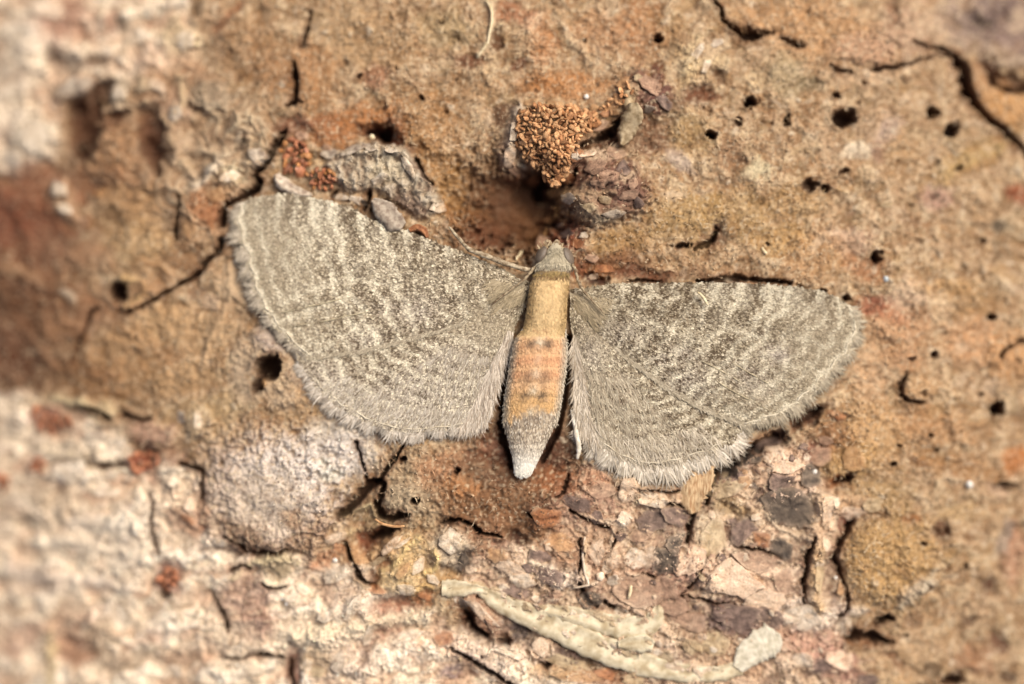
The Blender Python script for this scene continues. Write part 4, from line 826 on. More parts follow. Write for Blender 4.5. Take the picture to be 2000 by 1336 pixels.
FLAKES = [
    (1422, 918, 34, 13, -28, 'dark', .05), (1470, 890, 36, 13, -28, 'dark', .05), (1502, 868, 26, 11, -22, 'purple', .05), (1440, 930, 20, 9, -20, 'purple', .05), (1395, 935, 14, 12, 0, 'dark', .05), (1570, 1000, 22, 30, 10, 'dark', .06), (1520, 1005, 22, 20, 0, 'dark', .07),
    (1152, 232, 22, 13, -20, 'tan', .10), (1175, 246, 20, 11, -25, 'brown', .10), (1192, 214, 18, 12, 20, 'tan', .10), (1128, 306, 14, 20, 20, 'rust', .10), (1108, 348, 16, 14, 0, 'rust', .10), (1090, 372, 18, 13, 0, 'tan', .10), (1004, 262, 11, 26, 8, 'grey', .12), (996, 308, 13, 22, 15, 'pink', .10), (1012, 336, 20, 10, 20, 'brown', .10), (1040, 348, 18, 9, -10, 'rust', .10), (1085, 205, 24, 8, 5, 'tan', .08), (1035, 200, 18, 8, -20, 'tan', .08), (1215, 165, 18, 12, -40, 'tan', .10), (1205, 200, 16, 9, -35, 'tan', .12), (1185, 222, 14, 9, -20, 'rust', .12), (1160, 212, 13, 9, -10, 'tan', .12), (1225, 186, 10, 8, 0, 'olive', .14), (1200, 300, 24, 12, 10, 'brown', .08), (1215, 330, 16, 18, 0, 'purple', .08), (1170, 360, 22, 12, 0, 'brown', .09), (1150, 408, 18, 10, 20, 'olive', .09), (1200, 420, 24, 9, -5, 'grey', .08), (1235, 360, 12, 14, 0, 'brown', .09), (1180, 392, 14, 10, 0, 'olive', .10),
    (1085, 1192, 22, 9, 15, 'olive', .06), (1130, 1196, 26, 10, 10, 'cream', .06), (1175, 1202, 24, 10, 20, 'olive', .06), (1215, 1200, 20, 9, 25, 'cream', .07), (1150, 1232, 24, 9, 20, 'cream', .07), (1250, 1250, 24, 14, 10, 'olive', .07), (1275, 1275, 22, 12, 15, 'cream', .07), (1300, 1285, 20, 12, 30, 'olive', .06), (1320, 1300, 24, 10, 10, 'cream', .07), (1230, 1275, 16, 9, 0, 'olive', .08), (1375, 1310, 22, 9, 5, 'cream', .07), (930, 1142, 24, 9, 10, 'olive', .07), (975, 1158, 20, 8, 25, 'cream', .07), (1020, 1180, 22, 8, 25, 'olive', .06),
    (1055, 1085, 24, 13, 12, 'purple', .05), (1130, 985, 30, 15, 25, 'purple', .05), (1268, 1022, 34, 24, -25, 'purple', .06), (1212, 1048, 14, 11, 0, 'purple', .06), (1248, 1046, 22, 14, -5, 'brown', .06), (1165, 1012, 12, 16, 0, 'purple', .05),
    (1035, 1110, 16, 9, 15, 'purple', .05), (1075, 1125, 26, 14, 18, 'purple', .05), (1095, 1130, 14, 12, 0, 'dark', .05), (1012, 1158, 26, 11, 12, 'purple', .05), (1250, 1158, 52, 30, 8, 'brown', .07), (1300, 1095, 22, 28, 0, 'dark', .06), (1322, 1060, 20, 26, 10, 'dark', .06),
    (1195, 1135, 13, 14, 0, 'grey', .08), (1150, 1170, 24, 18, 30, 'dark', .05), (1325, 1010, 28, 18, 20, 'purple', .06), (1285, 1060, 14, 18, 0, 'brown', .05), (1300, 1150, 20, 24, 0, 'brown', .06), (1310, 1180, 30, 20, 20, 'brown', .06),
    (1525, 940, 28, 16, 5, 'purple', .08), (1580, 928, 22, 22, -10, 'dark', .09), (1545, 990, 50, 34, 8, 'dark', .09), (1452, 1036, 22, 26, 20, 'purple', .07), (1430, 1020, 12, 10, 0, 'purple', .06), (1488, 1052, 20, 18, 0, 'rust', .09), (1528, 1072, 18, 22, -10, 'dark', .08), (1412, 952, 34, 20, -12, 'olive', .11), (1455, 940, 18, 14, 0, 'tan', .08),
    (1392, 1045, 26, 34, 10, 'olive', .07), (1410, 1088, 11, 9, 30, 'purple', .05), (1480, 1098, 40, 18, 12, 'brown', .07), (1425, 1128, 52, 30, 5, 'pink', .09), (1345, 1092, 26, 30, 20, 'pink', .07), (1528, 900, 34, 28, 10, 'pink', .12), (1545, 892, 9, 8, 0, 'purple', .14), (1568, 872, 10, 9, 0, 'purple', .10), (1530, 1135, 24, 22, 0, 'brown', .06),
    (1500, 1175, 40, 24, 5, 'pink', .07), (1565, 1205, 40, 20, 0, 'cream', .07), (1440, 1205, 46, 24, 10, 'purple', .05), (1505, 1205, 30, 18, 25, 'purple', .05), (1345, 1215, 34, 18, 15, 'brown', .06), (1395, 1255, 26, 20, 0, 'olive', .06), (1350, 1265, 22, 14, 20, 'olive', .06), (1600, 890, 20, 18, 0, 'brown', .08), (1612, 860, 16, 12, 20, 'brown', .07),
    (1275, 975, 26, 16, 10, 'cream', .07), (1225, 960, 20, 24, 0, 'pink', .08), (1175, 958, 26, 16, -15, 'brown', .06), (1220, 1010, 16, 14, 20, 'cream', .10), (1195, 1090, 16, 26, 5, 'pink', .06), (1165, 1080, 18, 24, 0, 'pink', .05), (1095, 1060, 26, 20, 0, 'tan', .05), (1240, 1095, 22, 20, 0, 'cream', .05), (1270, 1090, 18, 22, 10, 'pink', .05), (1145, 1115, 14, 20, 0, 'pink', .05),
    (1000, 1110, 34, 16, 20, 'pink', .06), (1020, 1135, 34, 13, 15, 'cream', .08), (970, 1085, 24, 16, 20, 'tan', .06), (1070, 1010, 28, 20, 10, 'rust', .10), (1640, 1290, 26, 18, 20, 'pink', .07), (1600, 1300, 24, 18, 10, 'purple', .06), (1570, 1290, 20, 16, 0, 'cream', .06), (1690, 1330, 20, 16, 0, 'purple', .06), (1650, 1225, 18, 24, 10, 'cream', .06),
    (940, 1195, 44, 13, 40, 'pink', .10), (975, 1230, 34, 13, 35, 'brown', .09), (905, 1180, 28, 12, 30, 'grey', .09), (995, 1270, 40, 13, 20, 'cream', .09), (1055, 1265, 17, 20, 20, 'pink', .12), (1110, 1295, 40, 12, 12, 'olive', .05), (870, 1245, 24, 20, 0, 'rust', .07), (1130, 1320, 40, 14, 0, 'tan', .06), (1185, 1318, 20, 12, 0, 'rust', .07), (1240, 1325, 22, 12, 0, 'olive', .07),
    (880, 1055, 32, 24, -20, 'cream', .10), (905, 1095, 13, 20, 20, 'dark', .10), (765, 1062, 34, 11, -40, 'pink', .10), (795, 1150, 24, 14, 0, 'cream', .09), (740, 1095, 22, 9, -35, 'olive', .09), (820, 1100, 12, 24, 25, 'cream', .08), (790, 1110, 24, 9, -50, 'tan', .08), (700, 1090, 20, 12, 30, 'tan', .08), (845, 1130, 20, 12, 10, 'cream', .08),
    (785, 1060, 22, 6, -30, 'cream', .08), (735, 1150, 20, 10, 10, 'rust', .08), (830, 1165, 18, 8, 20, 'rust', .06), (655, 1050, 24, 10, -20, 'pink', .07), (660, 1120, 40, 14, -25, 'cream', .08), (690, 1190, 44, 12, -60, 'cream', .07), (720, 1240, 30, 11, -70, 'cream', .07), (800, 1240, 44, 14, -20, 'cream', .09), (640, 1200, 30, 12, -20, 'cream', .08), (590, 1150, 20, 12, 50, 'cream', .07),
    (545, 1142, 26, 8, 15, 'cream', .09), (520, 1100, 26, 6, -10, 'cream', .08), (555, 1112, 20, 13, 10, 'olive', .08), (480, 1180, 34, 26, 30, 'pink', .07), (435, 1205, 26, 12, 55, 'cream', .08), (365, 1140, 18, 7, 10, 'cream', .09), (340, 940, 14, 11, 0, 'cream', .12), (430, 1056, 18, 10, 20, 'cream', .08), (375, 985, 14, 20, 20, 'pink', .09), (370, 1015, 22, 9, 30, 'rust', .08), (485, 1250, 30, 12, -20, 'cream', .07),
    (390, 820, 14, 22, 5, 'cream', .12), (355, 815, 12, 20, 10, 'grey', .08), (120, 372, 22, 20, 0, 'cream', .14), (128, 408, 20, 13, 30, 'cream', .12), (235, 182, 20, 18, 10, 'cream', .14), (365, 78, 26, 24, 30, 'cream', .10), (70, 270, 38, 34, 10, 'cream', .14), (152, 172, 44, 18, -10, 'grey', .12), (40, 230, 26, 20, 10, 'cream', .10), (210, 100, 16, 13, 0, 'cream', .10), (100, 20, 40, 20, 10, 'cream', .08), (60, 90, 30, 18, 10, 'cream', .10),
    (455, 345, 26, 13, -15, 'cream', .11), (425, 385, 24, 20, 10, 'tan', .10), (410, 420, 24, 24, 0, 'rust', .09), (505, 305, 22, 20, 0, 'grey', .10), (370, 450, 20, 24, 0, 'tan', .08), (30, 315, 28, 18, 10, 'cream', .12), (280, 70, 20, 18, 10, 'cream', .09), (310, 170, 22, 12, 40, 'pink', .08), (345, 225, 16, 22, 20, 'grey', .08),
    (140, 930, 26, 18, 0, 'cream', .10), (100, 1060, 44, 12, 5, 'cream', .08), (230, 1060, 60, 24, 5, 'cream', .10), (180, 1140, 46, 13, 8, 'cream', .09), (300, 1010, 30, 20, 80, 'cream', .08), (70, 1160, 40, 12, 10, 'cream', .08), (250, 1190, 36, 16, -5, 'cream', .08), (350, 1240, 30, 20, 0, 'cream', .08), (300, 1300, 40, 14, 0, 'cream', .08), (345, 1310, 20, 16, 0, 'cream', .10), (440, 1310, 26, 16, 0, 'pink', .08), (500, 1310, 30, 16, 10, 'pink', .08), (210, 960, 34, 16, 5, 'cream', .08), (80, 860, 40, 12, 5, 'cream', .08), (190, 850, 36, 13, 10, 'grey', .09), (560, 1260, 36, 13, -5, 'cream', .09), (620, 1310, 16, 12, 0, 'olive', .09), (600, 1300, 12, 14, 0, 'cream', .12), (660, 1290, 16, 26, 10, 'grey', .07),
    (1110, 388, 16, 13, 0, 'cream', .12), (1160, 330, 30, 18, -20, 'brown', .10), (1225, 385, 22, 13, -10, 'brown', .10), (1185, 345, 24, 14, 0, 'brown', .08), (1245, 398, 13, 11, 0, 'purple', .10), (1270, 170, 30, 18, 30, 'brown', .12), (1245, 155, 12, 10, 0, 'olive', .12), (1295, 200, 20, 14, 60, 'purple', .10), (1230, 205, 12, 16, 20, 'olive', .12), (1265, 215, 14, 10, 0, 'grey', .10), (1150, 300, 26, 9, -25, 'pink', .09), (1125, 310, 14, 9, 0, 'grey', .09),
    (1060, 470, 14, 20, 30, 'brown', .08), (1105, 455, 18, 11, 0, 'purple', .08), (1125, 475, 14, 10, 0, 'rust', .08), (1155, 505, 16, 9, 10, 'brown', .07), (1095, 440, 8, 7, 0, 'cream', .10), (1140, 460, 10, 7, 0, 'cream', .08), (1180, 525, 20, 10, 0, 'rust', .06), (1160, 540, 12, 8, 0, 'pink', .06),
    (690, 295, 26, 10, -20, 'grey', .10), (720, 290, 20, 8, 35, 'grey', .10), (765, 292, 14, 12, 0, 'cream', .14), (855, 405, 14, 18, -30, 'cream', .12), (800, 330, 9, 24, -30, 'cream', .10), (645, 300, 18, 12, 0, 'grey', .08), (700, 392, 22, 9, 20, 'grey', .08), (665, 385, 20, 7, 5, 'cream', .08), (590, 265, 16, 10, 0, 'brown', .08), (640, 290, 12, 9, 0, 'brown', .07), (745, 350, 22, 12, -30, 'cream', .09),
    (1640, 815, 12, 8, 0, 'rust', .06), (1665, 895, 20, 24, 0, 'tan', .08), (1700, 985, 20, 12, 0, 'olive', .08), (1660, 1000, 26, 13, 10, 'pink', .08), (1615, 990, 14, 34, 5, 'pink', .10), (1600, 1130, 14, 40, 3, 'olive', .10), (1612, 1060, 12, 20, 0, 'pink', .10), (1640, 1150, 8, 20, -5, 'tan', .08),
    (1730, 400, 14, 8, 0, 'olive', .03), (1360, 105, 24, 9, -50, 'cream', .08), (1380, 130, 9, 20, 20, 'cream', .08), (1345, 120, 18, 8, -40, 'olive', .08), (1400, 85, 14, 8, -20, 'grey', .07),
]
for fl in FLAKES:
    if fl[0] < 640 and fl[1] > 995 and fl[5] in ('cream', 'pink') and fl[2] >= 26: continue
    big_ = 1.22 if fl[0] > 1000 and fl[1] > 850 and fl[2] > 16 else 1.0
    put_flake(fl[0], fl[1], fl[2] * big_, fl[3] * big_, fl[4], fl[5], fl[6] * (.5 if fl[0] < 700 and fl[1] > 780 else .65))
for _ in range(34):
    t_ = random.random(); e_ = random.choice((-1, 1))
    put_flake(940 + 480 * t_ + random.uniform(-6, 6), 1158 + 185 * t_ - 40 * t_ * t_ + e_ * random.uniform(14, 30), random.uniform(6, 15), random.uniform(4, 8), random.uniform(10, 40), random.choice(['olive', 'cream', 'grey', 'olive']), random.uniform(.04, .07))
# small crumbs of the scaly zone
crumb_zone = [(960, 1060, 1330, 1180), (1200, 960, 1640, 1190), (1360, 880, 1600, 960), (1340, 1180, 1680, 1330), (880, 1180, 1050, 1290)]
done = 0
while done < 40:
    a = random.choice(crumb_zone)
    u, v = random.uniform(a[0], a[2]), random.uniform(a[1], a[3])
    if v < 950 and u < 1420:
        continue
    r = random.uniform(5, 12)
    put_flake(u, v, r, r * random.uniform(.5, 1), random.uniform(0, 180), random.choice(['brown', 'pink', 'cream', 'purple', 'tan', 'olive', 'pink', 'cream']), random.uniform(.03, .06))
    done += 1


# ------------------------------------------------------------------ loose fibres and crumbs of bark dust over the whole surface
def bark_fibres(n):
    u, v = rng.uniform(-60, 2060, n), rng.uniform(-60, 1400, n)
    x, y, _ = at(u, v)
    i = np.clip(np.searchsorted(xs, x), 1, NX - 2); j = np.clip(np.searchsorted(ys, y), 1, NY - 2)
    deep = H[j, i]
    ok = (deep > -.25) & (rest[j, i] < .3)
    u, v, x, y, i, j = (q[ok] for q in (u, v, x, y, i, j))
    n = len(u)
    zb = Z[j, i]
    gx = (Z[j, np.clip(i + 2, 0, NX - 1)] - Z[j, i - 1]) / (xs[np.clip(i + 2, 0, NX - 1)] - xs[i - 1])
    gy = (Z[np.clip(j + 2, 0, NY - 1), i] - Z[j - 1, i]) / (ys[np.clip(j + 2, 0, NY - 1)] - ys[j - 1])
    gx, gy = np.clip(gx, -.9, .9), np.clip(gy, -.9, .9)
    N = np.stack([-gx, -gy, np.ones(n)], -1); N /= np.linalg.norm(N, axis=1, keepdims=True)
    a = -ang[j, i] + rng.normal(0, .7, n)
    d = np.stack([np.cos(a), np.sin(a), np.zeros(n)], -1)
    d = d - N * (d * N).sum(1, keepdims=True); d /= np.linalg.norm(d, axis=1, keepdims=True)
    side_ = np.cross(N, d)
    long = rng.random(n) < .35
    L = np.where(long, rng.uniform(.08, .22, n), rng.uniform(.03, .08, n))[:, None]
    W = np.where(long, rng.uniform(.012, .024, n), rng.uniform(.02, .05, n))[:, None]
    P0 = np.stack([x, y, zb + .004], -1)
    rise = rng.uniform(.02, .35, n)[:, None] * np.where(long, .5, 1.0)[:, None]
    bend = rng.normal(0, .2, n)[:, None]
    p1 = P0 + d * L * .5 + side_ * L * bend * .3 + N * (L * rise * .8 + .008)
    tip = P0 + d * L + side_ * L * bend + N * (L * rise * .5 + .004)
    vs = np.stack([P0 - N * .02, p1 + side_ * W * .5, tip, p1 - side_ * W * .5 + N * W * rng.normal(0, .3, (n, 1))], 1).reshape(-1, 3)
    base = C[j, i]
    k = rng.random((n, 1))
    col = np.where(k < .45, base * rng.uniform(1.05, 1.7, (n, 1)), np.where(k < .8, base * rng.uniform(.45, .95, (n, 1)), base * .4 + .6 * lin((222, 198, 164))))
    col = np.clip(col, .01, .8)
    me = np_mesh('bark_fibres', vs, np.arange(4 * n).reshape(-1, 4), M_BARK, np.repeat(col, 4, 0), smooth=False)
    o = link('bark_fibres', me, bark)
    o['kind'] = 'stuff'


bark_fibres(46000)

# ------------------------------------------------------------------ strips, lobes and other loose bits lying on the bark
def ribbon(name, pts, mat, thick=.10, lift=.10, loc_uv=None, rough=.06, nc=9):
    """Flat uneven strip along photo pixels (u, v, width): domed across, raised edges, closed underneath."""
    n = len(pts); t = np.linspace(0, n - 1, (n - 1) * 7 + 1)
    k = np.arange(n)
    uu = np.interp(t, k, [p[0] for p in pts]); vv = np.interp(t, k, [p[1] for p in pts]); ww = np.interp(t, k, [p[2] for p in pts])
    ker = np.array([1, 2, 3, 2, 1.]) / 9
    pad = lambda a: np.convolve(np.pad(a, 2, 'edge'), ker, 'valid')
    uu, vv, ww = pad(uu), pad(vv), pad(ww)
    du, dv = np.gradient(uu), np.gradient(vv); L = np.hypot(du, dv)
    nu, nv = -dv / L, du / L
    s = np.linspace(-.5, .5, nc)
    rag = 1 + rough * rng.normal(0, 1, (len(uu), 1)) * np.abs(2 * s[None]) + np.where(s[None] > 0, 1, -1) * .20 * noise((uu[:, None] / 17 + 9 * (s[None] > 0)).astype(F), (vv[:, None] / 22 + 0 * s[None]).astype(F), 29)
    PU = uu[:, None] + nu[:, None] * s[None] * ww[:, None] * rag
    PV = vv[:, None] + nv[:, None] * s[None] * ww[:, None] * rag
    x, y, z = at(PU, PV)
    zc = np.array([on_bark(a, b, 0, .12).z for a, b in zip(uu, vv)])
    zc = np.convolve(np.pad(zc, 7, 'edge'), np.ones(15) / 15, 'valid')
    prof = thick * (1 - (2 * s) ** 6 * .6) + .02 * np.sin(9 * s)
    top = zc[:, None] + lift + prof[None] + rng.normal(0, .005, PU.shape) + .010 * noise((PU / 26).astype(F), (PV / 18).astype(F), 27)
    bot = top[:, ::-1] * 0 + zc[:, None] - .05
    loc = np.array([x.mean(), y.mean(), zc.mean()])
    ring = np.concatenate([np.stack([x, y, top], -1), np.stack([x[:, ::-1], y[:, ::-1], bot], -1)], 1) - loc
    fs = grid_faces(len(uu), 2 * nc, True)
    vs = ring.reshape(-1, 3)
    caps = []
    m = 2 * nc
    for r0 in (0, (len(uu) - 1) * m):
        for i in range(nc - 1):
            a, b = r0 + i, r0 + i + 1
            c_, d_ = r0 + m - 2 - i, r0 + m - 1 - i
            caps.append((a, b, c_, d_))
    me = np_mesh(name, vs, np.concatenate([fs, np.array(caps, np.int32)]), mat)
    return me, loc


M_STALK = mat_plain('pale_stalk', (172, 154, 122), (222, 209, 179), 5, rough=.9, bump=.3, rand=.05)
M_LOBE = mat_plain('chalky_lobe', (190, 180, 156), (226, 216, 194), 9, rough=.8, bump=.3, rand=.05)
M_STRAW = mat_plain('straw_wood', (168, 128, 88), (222, 192, 150), 5, rough=.7, bump=.6, stretch=(7, 1.2, 2), rand=.05)
M_HAIR = mat_plain('pale_fibre', (220, 196, 150), (244, 228, 192), 20, rough=.6, rand=.05)
M_WHITE = mat_plain('white_grain', (226, 218, 202), (248, 244, 236), 20, rough=.5, rand=.05)
M_BLUE = mat_plain('blue_grey_grain', (150, 160, 166), (206, 212, 212), 20, rough=.3, spec=.6, rand=.05)

stalk = empty('dry_stalk', on_bark(1080, 1225), 'long flat pale greenish strip of dry plant lying across the lower bark', 'plant strip')
def child_mesh(name, me, loc, parent):
    o = link(name, me, parent)
    o.location = Vector(loc) - parent.location
    return o
me, loc = ribbon('strip', [(935, 1152, 18), (965, 1172, 34), (1000, 1188, 40), (1045, 1208, 46), (1090, 1228, 48), (1140, 1252, 50), (1190, 1274, 52), (1240, 1292, 50), (1290, 1308, 40), (1350, 1316, 34), (1410, 1316, 30), (1450, 1302, 26)], M_STALK, .025, .03, rough=.04)
child_mesh('strip', me, loc, stalk)
me, loc = ribbon('broad_end', [(862, 1148, 30), (885, 1148, 36), (905, 1150, 28), (930, 1150, 20), (955, 1156, 14)], M_STALK, .02, .04, rough=.05)
child_mesh('broad_end', me, loc, stalk)
me, loc = ribbon('side_blade', [(1060, 1188, 20), (1110, 1200, 34), (1160, 1214, 40), (1210, 1226, 44), (1250, 1226, 46), (1276, 1216, 40), (1284, 1192, 24), (1282, 1182, 12)], M_STALK, .02, .025, rough=.05)
child_mesh('side_blade', me, loc, stalk)
me, loc = ribbon('side_blade', [(1205, 1258, 14), (1235, 1256, 34), (1260, 1256, 36), (1276, 1262, 20)], M_STALK, .02, .05, rough=.05)
child_mesh('side_blade', me, loc, stalk)
me, loc = ribbon('lobe', [(1440, 1306, 22), (1452, 1290, 40), (1468, 1270, 58), (1486, 1258, 66), (1504, 1252, 60), (1518, 1248, 40), (1526, 1246, 16)], M_LOBE, .05, .06, rough=.06)
lobe = tag(link('pale_lobe', me, None, loc), 'chalky white paddle shaped lobe at the tip of the pale strip', 'lichen lobe')
me, loc = ribbon('wood_fragment', [(1366, 900, 66), (1362, 925, 66), (1355, 955, 62), (1350, 982, 46), (1356, 1004, 20)], M_STRAW, .04, .05, nc=17)
tag(link('wood_fragment', me, None, loc), 'straw coloured ribbed wood fragment poking from under the right hindwing', 'wood fragment')
me, loc = ribbon('pointed_flake', [(1234, 205, 16), (1236, 222, 36), (1228, 245, 42), (1220, 268, 30), (1212, 286, 8)], FLAKE['olive'], .10, .22)
tag(link('pointed_flake', me, None, loc), 'pointed olive flake standing beside the dark slot above the moth', 'bark flake')
me, loc = ribbon('grey_scale', [(728, 392, 8), (742, 402, 34), (758, 420, 46), (772, 434, 44), (788, 446, 20)], FLAKE['grey'], .04, .20, nc=7)
tag(link('grey_scale', me, None, loc), 'smooth grey flake leaning on the front edge of the left forewing', 'bark flake')
me, loc = ribbon('cream_scale', [(541, 340, 12), (548, 355, 24), (566, 368, 22), (588, 378, 18), (612, 382, 6)], FLAKE['grey'], .06, .14, nc=7)
tag(link('cream_scale', me, None, loc), 'thin pale grey flake under the red frass at the left forewing', 'bark flake')
me, loc = ribbon('curled_scale', [(800, 452, 8), (815, 444, 14), (828, 450, 14), (836, 466, 6)], FLAKE['rust'], .05, .16, nc=7)
tag(link('curled_scale', me, None, loc), 'small curled rust brown scale on the front edge of the left forewing', 'bark flake')


def tube(name, pts, radii, mat, sides=7):
    """Round tapered tube through world points."""
    pts = [Vector(p) for p in pts]; n = len(pts)
    vs, fs = [], []
    for i, p in enumerate(pts):
        d = (pts[min(i + 1, n - 1)] - pts[max(i - 1, 0)]).normalized()
        a = d.cross(Vector((0, 0, 1)))
        if a.length < 1e-4: a = Vector((1, 0, 0))
        a.normalize(); b = d.cross(a)
        for k in range(sides):
            w = 2 * math.pi * k / sides
            vs.append(p + radii[i] * (math.cos(w) * a + math.sin(w) * b))
    for i in range(n - 1):
        for k in range(sides):
            j = (k + 1) % sides
            fs.append((i * sides + k, i * sides + j, (i + 1) * sides + j, (i + 1) * sides + k))
    c0, c1 = len(vs), len(vs) + 1
    vs += [pts[0], pts[-1]]
    for k in range(sides):
        j = (k + 1) % sides
        fs.append((c0, j, k)); fs.append((c1, (n - 1) * sides + k, (n - 1) * sides + j))
    me = bpy.data.meshes.new(name); me.from_pydata([tuple(v) for v in vs], [], fs)
    for p_ in me.polygons: p_.use_smooth = True
    me.materials.append(mat)
    return me


def sliver(name, uv, r, mat, label, cat, lift=.05, wob=.03, zfun=None, group=None):
    P3 = []
    for (u, v) in uv:
        p = on_bark(u, v, lift) if zfun is None else Vector(zfun(u, v))
        P3.append(p)
    base = P3[len(P3) // 2].copy()
    pts = []
    for a, b in zip(P3[:-1], P3[1:]):
        for k in range(4):
            pts.append(a.lerp(b, k / 4) - base + Vector((random.uniform(-wob, wob), random.uniform(-wob, wob), random.uniform(-wob, wob))) * (.3 if k else 1) * .5)
    pts.append(P3[-1] - base)
    n = len(pts)
    rad = [r * (.35 + .65 * math.sin(math.pi * (i + .6) / (n + .2)) ** .5) for i in range(n)]
    return tag(link(name, tube(name, pts, rad, mat), None, base), label, cat, group)


def grain(name, u, v, r, mat, label, cat, lift=.03):
    import bmesh
    bm = bmesh.new(); bmesh.ops.create_icosphere(bm, subdivisions=2, radius=r / 100)
    for w in bm.verts:
        w.co *= 1 + .25 * random.uniform(-1, 1) * .6
        w.co.z *= .75
    me = bpy.data.meshes.new(name); bm.to_mesh(me); bm.free()
    for p_ in me.polygons: p_.use_smooth = True
    me.materials.append(mat)
    return tag(link(name, me, None, on_bark(u, v, lift)), label, cat)


grain('white_grain', 1890, 945, 7, M_WHITE, 'round white grain on tan bark near the right edge', 'grain')
grain('blue_grain', 1728, 545, 6, M_BLUE, 'shiny blue grey bead in a pit to the right of the moth', 'grain')
grain('white_grain', 1632, 1128, 4, M_WHITE, 'tiny white fleck beside the pale upright bark rib', 'grain')
grain('white_grain', 1591, 921, 5, M_WHITE, 'tiny bright fleck on the charcoal flake behind the right hindwing', 'grain', .10)
grain('yellow_grain', 727, 268, 6, M_HAIR, 'yellowish grain in the dark pit above the grey lump', 'grain', .15)
grain('white_grain', 1145, 189, 5, M_WHITE, 'white grain above the neck of the orange frass heap', 'grain')
grain('white_grain', 655, 1094, 5, M_WHITE, 'white grain on orange bark below the grey dome', 'grain')
grain('white_grain', 1172, 1124, 9, FLAKE['cream'], 'cream nodule on scaly cork above the pale strip', 'grain', .06)
sliver('wood_sliver', [(1228, 1168), (1232, 1142)], .035, M_HAIR, 'short pale sliver standing on the brown cork scale', 'sliver', .12)
sliver('wood_sliver', [(1488, 484), (1496, 497)], .03, M_HAIR, 'tiny pale sliver on tan bark above the right forewing', 'sliver', .05)
sliver('plant_fibre', [(950, 2), (961, 22), (961, 45), (953, 85), (932, 114)], .028, M_HAIR, 'thin pale fibre hanging at the top edge of the bark', 'fibre', .05)
sliver('plant_fibre', [(1142, 1048), (1138, 1085), (1142, 1120), (1150, 1140), (1118, 1147)], .03, FLAKE['cream'], 'bent pale fibre on the scaly cork under the abdomen', 'fibre', .09)
sliver('plant_fibre', [(876, 402), (884, 428), (906, 450)], .016, FLAKE['tan'], 'fine tan fibre beside the grey lump', 'fibre', .06)
sliver('plant_fibre', [(1008, 506), (1014, 497), (1020, 488)], .03, M_HAIR, 'stubby pale fibre beside the left eye', 'fibre', .12)
sliver('plant_fibre', [(735, 1012), (752, 1022), (776, 1026), (792, 1024)], .030, FLAKE['tan'], 'tan thread bridging the black gap below the tan plate', 'fibre', .30)


# ------------------------------------------------------------------ frass heaps: pellets of chewed wood
import bmesh as _bm
def pellet_meshes(mat, n=6):
    """Chewed crumbs: lumpy, chipped, some nearly flat."""
    out = []
    for k in range(n):
        bm = _bm.new(); _bm.ops.create_icosphere(bm, subdivisions=2, radius=1.0)
        ax = (random.uniform(.8, 1.6), random.uniform(.55, 1.0), random.uniform(.4, .9))
        cuts = [(Vector((random.gauss(0, 1), random.gauss(0, 1), random.gauss(0, 1))).normalized(), random.uniform(.35, .8)) for _ in range(5)]
        for w in bm.verts:
            for nrm, d in cuts:
                e = w.co.dot(nrm) - d
                if e > 0: w.co -= nrm * e * .9
            j = 1 + .10 * random.uniform(-1, 1)
            w.co = Vector((w.co.x * ax[0] * j, w.co.y * ax[1] * j, w.co.z * ax[2] * j)) * 1.2
        me = bpy.data.meshes.new('pellet'); bm.to_mesh(me); bm.free()
        for p_ in me.polygons: p_.use_smooth = k % 2 == 0
        me.materials.append(mat)
        out.append(me)
    return out


M_FR = [mat_plain('orange_frass', (176, 126, 84), (224, 178, 130), 2, rough=.7, spec=.25, rand=.35), mat_plain('dark_frass', (146, 98, 64), (200, 146, 98), 2, rough=.7, rand=.3)]
M_RED = [mat_plain('red_frass', (146, 88, 60), (196, 132, 94), 3, rough=.45, spec=.45, rand=.35), mat_plain('amber_frass', (176, 112, 64), (208, 152, 96), 3, rough=.5, spec=.4, rand=.2)]


def inside(pts, u, v):
    r = False
    for k in range(len(pts)):
        (x0, y0), (x1, y1) = pts[k], pts[(k + 1) % len(pts)]
        if (y0 > v) != (y1 > v) and u < (x1 - x0) * (v - y0) / (y1 - y0) + x0:
            r = not r
    return r


def heap(pts, n, size, mats, label, high=.30, crown=None, gap=.75, floor=None):
    cu, cv = sum(p[0] for p in pts) / len(pts), sum(p[1] for p in pts) / len(pts)
    root = empty('frass_heap', on_bark(cu, cv), label, 'frass')
    meshes = [m for k, mt in enumerate(mats) for m in pellet_meshes(mt, 8 if k == 0 else 4)]
    us = [p[0] for p in pts]; vs = [p[1] for p in pts]
    got = []; tries = 0
    while len(got) < n and tries < 20000:
        tries += 1
        u, v = random.uniform(min(us), max(us)), random.uniform(min(vs), max(vs))
        if not inside(pts, u, v): continue
        s = random.uniform(*size)
        if any(math.hypot(u - a, v - b) < gap * (s + c) for a, b, c in got): continue
        got.append((u, v, s))
        d = min(1.0, min(math.dist((u, v), p) for p in [((pts[k][0] * (1 - t) + pts[(k + 1) % len(pts)][0] * t), (pts[k][1] * (1 - t) + pts[(k + 1) % len(pts)][1] * t)) for k in range(len(pts)) for t in (0, .25, .5, .75)]) / 45)
        p = on_bark(u, v, 0, .15)
        if floor is not None:
            p.z = max(p.z, float(at(u, v)[2]) + floor)
        p.z += high * d ** .6 + random.uniform(-.03, .05) + .03
        o = link('pellet', random.choice(meshes), root)
        o.location = p - root.location
        o.scale = (s / 100,) * 3
        o.rotation_euler = [random.uniform(0, 6.28) for _ in range(3)]
    return root


